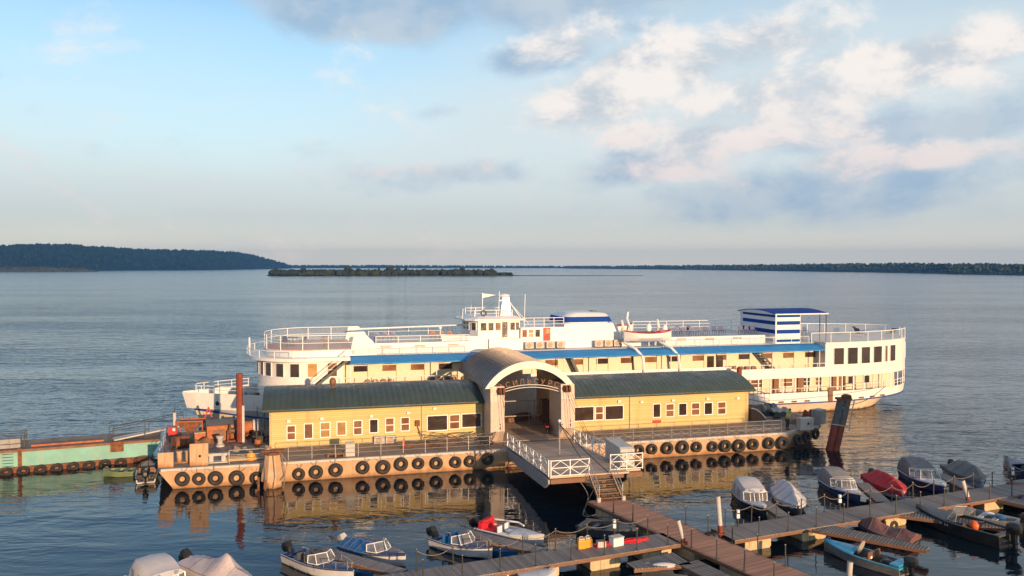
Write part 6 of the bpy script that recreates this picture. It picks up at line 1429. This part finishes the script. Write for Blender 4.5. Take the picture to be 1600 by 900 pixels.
o = dk_thing('capstan', 'cream waisted capstan in the middle of the left deck', 'capstan', 344, 698); mb = MB(); mb.loft([[(r_ * math.cos(6.283 * i / 14), r_ * math.sin(6.283 * i / 14), z) for i in range(14)] for r_, z in ((.34, 0), (.32, .12), (.18, .3), (.2, .6), (.3, .74), (.3, .82), (.05, .86))]); part('body', mb, pale_grey, o, smooth=True); mb = MB(); mb.tube([(0, 0, 0), (0, 0, .03)], .45, 14); part('base', mb, rust, o)
o = dk_thing('signal_frame', 'red triangular frame behind the machine housing on the left deck', 'frame', 326, 672); mb = MB(); [mb.beam(a_, b_, .1, .1) for a_, b_ in (((-.6, 0, 0), (0, 0, 1.9)), ((.6, 0, 0), (0, 0, 1.9)), ((-.4, 0, .7), (.4, 0, .7)))]; part('triangle', mb, red_paint, o); mb = MB(); mb.box((-.75, -.2, 0), (.75, .2, .25)); part('base', mb, orange_rust, o)
o = dk_thing('deck_box', 'brown wooden deck box before the signal frame on the left deck', 'box', 318, 687, .25); mb = MB(); mb.box((-.7, -.4, 0), (.7, .4, .6)); part('box', mb, orange_rust, o, bevel=.02); mb = MB(); mb.box((-.74, -.44, .6), (.74, .44, .68)); part('lid', mb, tan_wall, o, bevel=.015)
whole('tarpaulin_heap', 'crumpled brown tarpaulin heap beside the rusty drum', 'tarpaulin', drape(2.2, 1.4, .5, 21), brown, UV(*LZ(310, 694, DZ)[:2], DZ + .012), TH + .2, smooth=True)
whole('canvas_heap', 'pale brown canvas spread before the red-brown pile', 'canvas', drape(2.6, 1.5, .3, 22), tan_wall, UV(*LZ(395, 702, DZ)[:2], DZ + .012), TH - .1, smooth=True)
whole('timber_stack', 'pale timbers lying along the front edge beside the double bollard', 'timber', (lambda m: [m.beam((0, i * .18, .08 + .1 * (i % 2)), (3.2 - .3 * i, i * .2 + .1, .1 + .1 * (i % 2)), .14, .12) for i in range(4)] and m)(MB()), tan_wall, UV(*LZ(352, 722, DZ)[:2], DZ + .012), TH)
o = dk_thing('sack', 'yellow sack leaning at the rail of the left corner', 'sack', 392, 719); mb = MB(); mb.loft([[(r_ * math.cos(6.283 * i / 12) * 1.1, r_ * .7 * math.sin(6.283 * i / 12), z) for i in range(12)] for r_, z in ((.28, 0), (.36, .2), (.33, .5), (.18, .66), (.1, .72), (.16, .8))]); part('bag', mb, yellow, o, smooth=True); o.scale = (.8, .8, .8); mb = MB(); mb.torus((0, 0, .71), .11, .02, 2, 12, 5); part('tie', mb, rope_mat, o)
o = dk_thing('engine_block', 'black machine parts piled against the end of the left yellow building', 'machine', 405, 690); mb = MB(); mb.box((-.5, -.35, 0), (.4, .35, .5)); mb.tube([(-.2, -.2, .5), (-.2, -.2, .85)], .2, 10); mb.tube([(.2, .1, .5), (.2, .1, .7)], .15, 10); part('block', mb, black_hull, o, bevel=.02); mb = MB(); mb.tube([(.4, -.2, .3), (.7, -.3, .5), (.6, -.4, .05)], .05, 6); part('hose', mb, blue_rope, o)
o = dk_thing('oil_drum', 'orange upright barrel at the corner of the left yellow building', 'barrel', 403, 700); mb = MB(); mb.tube([(0, 0, 0), (0, 0, .62)], .24, 14); part('shell', mb, orange_rust, o); mb = MB(); [mb.torus((0, 0, z), .24, .02, 2, 14, 5) for z in (.02, .22, .42, .62)]; part('hoop', mb, orange_rust, o)
o = dk_thing('gangway_ladder', 'small blue boarding ladder against the ship behind the left deck', 'ladder', 408, 672, z=DZ); mb = MB(); [mb.tube([(s_, 0, 0), (s_, 0, 2.0)], .035, 6) for s_ in (-.3, .3)]; part('rail', mb, boat_blue, o); mb = MB(); [mb.tube([(-.3, 0, z), (.3, 0, z)], .025, 5) for z in np.arange(.3, 2, .3)]; part('rung', mb, steel, o)
# before the left building
o = dk_thing('pale_locker', 'pale upright locker on the walkway before the left yellow building', 'locker', 547, 714, z=DZ); o.location = UV(LZ(547, 712, DZ).x, .75, DZ); mb = MB(); mb.box((-.33, -.2, .012), (.33, .2, 1.0)); part('body', mb, pale_grey, o, bevel=.02); mb = MB(); mb.box((-.3, -.212, .08), (.3, -.202, .94)); part('door', mb, pale_grey, o)
o = dk_thing('pallet', 'reddish pallet of boards beside the pale locker', 'pallet', 525, 716); o.location = UV(LZ(525, 714, DZ).x, .95, DZ + .012); mb = MB(); [mb.box((-.6, -.4 + i * .2, .18), (.6, -.26 + i * .2, .22)) for i in range(5)]; [mb.box((-.6 + j * .55, -.4, 0), (-.5 + j * .55, .54, .18)) for j in range(3)]; part('boards', mb, brown, o)
def hose_coil(label, u, v, r_, n, mat, seed):
    rnd = random.Random(seed); mb = MB(); pts = []
    for i in range(n * 14): a_ = i * 6.283 / 14; rr = r_ * (.75 + .25 * math.sin(i * .37 + seed)) ; pts.append((rr * 1.3 * math.cos(a_) + rnd.uniform(-.03, .03), rr * .6 * math.sin(a_), .08 + (.5 + .5 * math.sin(a_ * .5 + seed)) * .75 * (rr / r_) + i * .003))
    mb.tube(pts, .03, 5); whole('hose_heap', label, 'hose', mb, mat, UV(u, v, DZ + .012), TH)
hose_coil('tangled heap of brown hoses and frames under the wide window of the left yellow building', -4.6, 2.2, 1.0, 5, brown, 3)
hose_coil('second tangle of grey-brown cable left of the gateway pillar', -2.6, 2.0, .8, 4, rope_mat, 8)
hose_coil('coil of dark rope at the foot of the left gateway pillar', -1.7, 1.2, .45, 5, blue_rope, 5)
o = dk_thing('fire_extinguisher', 'orange fire extinguisher standing before the left yellow building', 'extinguisher', 630, 698); o.location = UV(LV(630, 690, 2.5)[0], 2.5, DZ + .012); mb = MB(); mb.tube([(0, 0, 0), (0, 0, .5)], .1, 10); part('cylinder', mb, orange_pl, o); mb = MB(); mb.tube([(0, 0, .5), (0, 0, .62), (.12, 0, .6)], .03, 6); part('valve', mb, black, o)
whole('bent_pipe', 'brown bent pipe lying on the deck below the junction box', 'pipe', (lambda m: m.tube([(-1.2, 0, .08), (-.4, .1, .12), (.2, 0, .35), (.8, -.1, .2), (1.2, 0, .08)], .09, 7))(MB()), rust, UV(LV(652, 695, 2.0)[0], 2.0, DZ + .012), TH)
# in the passage
o = uvthing('motor_scooter', 'dark scooter with a red seat parked in the gateway passage', 'scooter', 4.2, 4.6, DZ + .05, rz=1.2)
for x in (-.55, .55): mb = MB(); mb.torus((x, 0, .24), .18, .065, 1, 16, 7); part('wheel', mb, rubber, o)
mb = MB(); mb.beam((-.55, 0, .42), (.1, 0, .38), .28, .3); mb.beam((.1, 0, .28), (.45, 0, .3), .26, .08); mb.beam((.5, 0, .3), (.38, 0, .95), .1, .28); part('body', mb, black, o, bevel=.03); mb = MB(); mb.box((-.75, -.14, .58), (.0, .14, .68)); part('saddle', mb, red_paint, o, bevel=.03); mb = MB(); mb.tube([(.38, -.3, 1.0), (.36, 0, .98), (.38, .3, 1.0)], .02, 5); part('handlebar', mb, dark_steel, o)
whole('upturned_boat', 'dark red upturned skiff stored in the gateway passage', 'boat', (lambda m: m.loft([[(x, -w_, .05), (x, -w_ * .8, .45 * h_), (x, 0, .6 * h_), (x, w_ * .8, .45 * h_), (x, w_, .05)] for x, w_, h_ in ((-1.5, .5, .8), (-.8, .65, 1), (.3, .65, 1), (1.1, .4, .95), (1.6, .05, .8))]))(MB()), brown, UV(3.2, 10.4, DZ + .05), TH + .5, smooth=True)
# right deck
o = dk_thing('winch_guard', 'rounded winch guard with a white rim beside the right yellow building', 'winch', 1180, 655, .1); 
arcp = [(-.75, 0)] + [(-.75 + 1.5 * i / 10, .95 * math.sin(math.pi * (.5 + .5 * i / 10)) + .1) for i in range(11)] + [(.75, 0)]
mb = MB(); mb.prism(arcp, lambda a_, c_, h: (a_, h, c_), -.45, .4); part('casing', mb, brown, o); mb = MB(); mb.tube([(p[0], -.48, p[1] + .02) for p in arcp[1:-1]], .06, 6); part('rim', mb, white_clean, o)
o = dk_thing('anchor_windlass', 'grey windlass in the shade between the right yellow building and the ship', 'windlass', 1200, 648, .2); mb = MB(); mb.tube([(-.7, 0, .6), (.7, 0, .6)], .3, 12); [mb.torus((x, 0, .6), .35, .09, 0, 16, 6) for x in (-.7, -.2, .3, .7)]; part('drum', mb, mid_grey, o); mb = MB(); mb.box((-.8, -.4, 0), (.8, .4, .35)); mb.box((-.2, -.3, .35), (.2, .3, 1.05)); part('bed', mb, dark_grey, o)
o = dk_thing('covered_machine', 'machine under a pale grey tarpaulin on the right deck', 'machine', 1219, 650, -.15); mb = MB(); mb.box((-.65, -.4, 0), (.65, .4, .45)); part('base', mb, dark_grey, o); mb = drape(1.7, 1.2, .45, 31); mb.v = [(x, y, z + .42) for x, y, z in mb.v]; part('cover', mb, pale_grey, o, smooth=True)
ttyre(UV(*LZ(1214, 655, DZ)[:2], DZ + .2), (math.pi / 2 * .96, 0, .4), 'dark tyre lying on the right deck before the covered machine', .8)
whole('tarpaulin_heap', 'red-brown tarpaulin heap behind the grey steel box on the right deck', 'tarpaulin', drape(2.0, 1.2, .95, 33), rust_red, UV(*LZ(1268, 655, DZ)[:2], DZ + .012), TH + .3, smooth=True)
o = dk_thing('steel_box', 'pale grey steel bulwark box with a round hole near the right corner', 'box', 1260, 672, .0); mb = MB(); mb.box((-.62, -.1, 0), (.62, .5, 1.0)); part('shell', mb, pale_grey, o, bevel=.03); mb = MB(); mb.tube([(.1, -.125, .55), (.1, -.101, .55)], .1, 10); part('hole', mb, black, o)
o = dk_thing('steel_box', 'tall grey steel locker at the right end of the landing stage', 'locker', 1279, 662, .4); mb = MB(); mb.box((-.5, -.4, 0), (.5, .4, 1.25)); part('shell', mb, mid_grey, o, bevel=.04); mb = MB(); mb.box((-.4, -.42, .1), (.4, -.402, 1.1)); part('door', mb, mid_grey, o)
o = dk_thing('gangway', 'grey side gangway with netted rails from the right deck to the ship', 'gangway', 1176, 640, z=DZ); o.location = UV(23.4, 11.2, DZ); mb = MB(); mb.beam((0, 0, 1.5), (5.2, .5, .25), .9, .1); part('plank', mb, mid_grey, o); mb = MB()
for s_ in (-.42, .42):
    mb.tube([(0, s_, 2.5), (5.2, s_ + .5, 1.2)], .025, 5); mb.tube([(0, s_, 2.0), (5.2, s_ + .5, .7)], .02, 5)
    for i in range(5): f = i / 4; mb.tube([(5.2 * f, s_ + .5 * f, 1.5 - 1.25 * f), (5.2 * f, s_ + .5 * f, 2.5 - 1.3 * f)], .02, 5)
part('hand_rail', mb, steel, o); mb = MB(); mb.box((-.5, -.5, 0), (.4, .5, 1.45)); part('landing', mb, dark_grey, o)
whole('rope_coil', 'thick coil of grey rope on the right deck behind the person', 'rope', (lambda m: [m.torus((0, 0, .05 + .08 * i), .4 - .03 * i, .05, 2, 20, 6) for i in range(4)] and m)(MB()), rope_mat, UV(*LZ(1243, 662, DZ)[:2], DZ + .012), TH)
# the ramp's slack cables
def cable(label, P_, r=.03, mat=blue_rope):
    mb = MB(); P_ = [Vector(p) for p in P_]; c = P_[0].copy(); pts = []
    for i in range(len(P_) - 1):
        for j in range(6): t = j / 6; p0, p1, p2_, p3 = P_[max(0, i - 1)], P_[i], P_[i + 1], P_[min(len(P_) - 1, i + 2)]; pts.append(.5 * ((2 * p1) + (p2_ - p0) * t + (2 * p0 - 5 * p1 + 4 * p2_ - p3) * t * t + (3 * p1 - p0 - 3 * p2_ + p3) * t ** 3))
    pts.append(P_[-1]); mb.tube([p - c for p in pts], r, 6); whole('cable', label, 'cable', mb, mat, c)
lp = uvthing('lamp_post', 'thin post with a lamp head on the right of the ramp deck', 'lamp post', 2.4, -4.0, 1.85, rz=.001); mb = MB(); mb.tube([(0, 0, -.1), (0, 0, 2.2)], .06, 8); part('stem', mb, steel, lp); mb = MB(); mb.ball((0, 0, 2.28), .11, 8, 6); part('lamp', mb, white_clean, lp); mb = MB(); mb.tube([(0, 0, 1.9), (.25, 0, 2.05)], .03, 5); part('arm', mb, dark_steel, lp)
top = UV(2.4, -4.0, 3.95)
cable('black power cable sagging from the ramp lamp post down to the walkway', [top, UV(2.55, -7.5, 2.6), UV(2.6, -10.6, 1.6), (4.3, 46.9, .45), (6.2, 45.2, .75)])
cable('second black cable from the ramp lamp post over the front rail to the water', [top + Vector((.05, 0, -.1)), UV(2.9, -7.5, 2.9), UV(3.6, -10.2, 2.0)])
cable('pale hose hanging from the ramp front down to the walkway edge', [UV(1.6, -10.4, 1.7), UV(2.0, -11.0, .8), (4.2, 47.0, .3), (5.0, 46.2, .6)], .025, rope_mat)
# ------------------------------------------------------------------ the person at the rail
def skin_mesh(joints, edges, root=0, sub=2):
    """one continuous surface grown from joints (position, radius) and edges"""
    me = bpy.data.meshes.new('tmp'); me.from_pydata([j[0] for j in joints], edges, []); ob = bpy.data.objects.new('tmp', me); COL.objects.link(ob)
    sm = ob.modifiers.new('s', 'SKIN'); ss = ob.modifiers.new('d', 'SUBSURF'); ss.levels = sub; ss.render_levels = sub
    for i, j in enumerate(joints): me.skin_vertices[0].data[i].radius = (j[1], j[1] * (j[2] if len(j) > 2 else 1.0)); me.skin_vertices[0].data[i].use_root = (i == root)
    dg = bpy.context.evaluated_depsgraph_get(); m2 = bpy.data.meshes.new_from_object(ob.evaluated_get(dg)); bpy.data.objects.remove(ob); bpy.data.meshes.remove(me)
    mb = MB(); mb.v = [tuple(v.co) for v in m2.vertices]; mb.f = [tuple(p.vertices) for p in m2.polygons]; bpy.data.meshes.remove(m2); return mb
q = LZ(1235, 673, DZ); q.y = max(q.y, 1.0)
man = thing('person', 'person in a yellow safety vest leaning on the rail of the right deck', 'person', UV(q.x, q.y, DZ + .012), TH + .15)
J = [((0, .05, .93), .145), ((0, .0, 1.12), .13), ((0, -.10, 1.34), .15), ((0, -.16, 1.44), .07), ((0, -.21, 1.52), .058),       # pelvis, waist, chest, neck base, neck
     ((0, -.245, 1.60), .085), ((0, -.25, 1.70), .092), ((0, -.245, 1.765), .05),                                                 # head
     ((-.19, -.12, 1.37), .062), ((-.27, -.24, 1.17), .048), ((-.20, -.47, 1.06), .038), ((-.18, -.55, 1.04), .032),            # left arm to wrist
     ((.19, -.12, 1.37), .062), ((.28, -.22, 1.16), .048), ((.20, -.46, 1.05), .038), ((.18, -.54, 1.03), .032),
     ((-.10, .05, .86), .095), ((-.11, .0, .50), .062), ((-.11, .06, .10), .042), ((-.12, -.08, .035), .038),
     ((.10, .05, .86), .095), ((.13, .06, .50), .062), ((.14, .16, .10), .042), ((.15, .03, .035), .038),
     ((-.175, -.59, 1.03), .036), ((.175, -.58, 1.02), .036)]
Ed = [(0, 1), (1, 2), (2, 3), (3, 4), (4, 5), (5, 6), (6, 7), (2, 8), (8, 9), (9, 10), (10, 11), (2, 12), (12, 13), (13, 14), (14, 15), (0, 16), (16, 17), (17, 18), (18, 19), (0, 20), (20, 21), (21, 22), (22, 23), (11, 24), (15, 25)]
n0 = len(J)
for s_, w_ in ((-1, 24), (1, 25)):                # fingers bent over the rail, thumb from the side of the palm
    cx_, cy_, cz_ = J[w_][0]
    for i, (dx_, ln_) in enumerate(((-.03, .045), (-.010, .055), (.010, .052), (.03, .04))):
        J.append(((cx_ + dx_, cy_ - .045, cz_ - .005), .011)); J.append(((cx_ + dx_, cy_ - .06 - ln_ * .3, cz_ - ln_), .009)); Ed += [(w_, len(J) - 2), (len(J) - 2, len(J) - 1)]
    J.append(((cx_ - s_ * .045, cy_ - .01, cz_ - .02), .012)); J.append(((cx_ - s_ * .05, cy_ - .045, cz_ - .04), .010)); Ed += [(w_, len(J) - 2), (len(J) - 2, len(J) - 1)]
body = skin_mesh(J, Ed); part('body', body, skin, man, smooth=True)
# face: nose, eyes, mouth, ears as small features; hair over the crown
mb = MB(); mb.ball((0, -.35, 1.68), (.018, .025, .028), 8, 5); part('nose', mb, skin, man, smooth=True); mb = MB(); [mb.ball((s_ * .034, -.333, 1.71), (.014, .01, .009), 8, 4) for s_ in (-1, 1)]; part('eyes', mb, black, man); mb = MB(); mb.ball((0, -.337, 1.635), (.03, .01, .008), 8, 4); part('mouth', mb, brown, man)
mb = MB(); [mb.ball((s_ * .095, -.245, 1.69), (.014, .025, .035), 8, 5) for s_ in (-1, 1)]; part('ears', mb, skin, man)
mb = MB(); rg = []
for i in range(7):
    a_ = math.pi / 2 * i / 6; rg.append([(.103 * math.cos(a_) * math.cos(6.283 * j / 16), -.232 + .108 * math.cos(a_) * math.sin(6.283 * j / 16) * (1 if math.sin(6.283 * j / 16) > 0 else .92), 1.715 + .1 * math.sin(a_) - (.05 if math.sin(6.283 * j / 16) > .2 and i == 0 else 0)) for j in range(16)])
mb.loft(rg); part('hair', mb, hair, man, smooth=True)
vst = skin_mesh([((0, .045, .98), .172, .8), ((0, .0, 1.13), .165, .8), ((0, -.095, 1.33), .185, .78), ((0, -.14, 1.42), .105), ((-.17, -.11, 1.37), .088), ((.17, -.11, 1.37), .088), ((-.235, -.18, 1.26), .072), ((.24, -.17, 1.26), .072)], [(0, 1), (1, 2), (2, 3), (2, 4), (2, 5), (4, 6), (5, 7)], 1)
v_ = part('vest', vst, vest, man, smooth=True)
mb = MB()
for zz, yy in ((1.05, .025), (1.22, -.045)): mb.torus((0, yy, zz), .178, .014, 2, 24, 5)
part('reflective_band', mb, white_clean, v_)
tr = skin_mesh([((0, .05, .95), .168, .85), ((-.10, .05, .84), .118), ((-.11, .0, .50), .085), ((-.11, .06, .13), .068), ((.10, .05, .84), .118), ((.13, .06, .50), .085), ((.14, .16, .13), .068)], [(0, 1), (1, 2), (2, 3), (0, 4), (4, 5), (5, 6)])
part('trousers', tr, cloth_dark, man, smooth=True)
for x, y in ((-.115, .0), (.145, .1)): mb = MB(); mb.ball((x, y - .02, .05), (.055, .145, .058), 10, 6); part('shoe', mb, black, man, smooth=True)
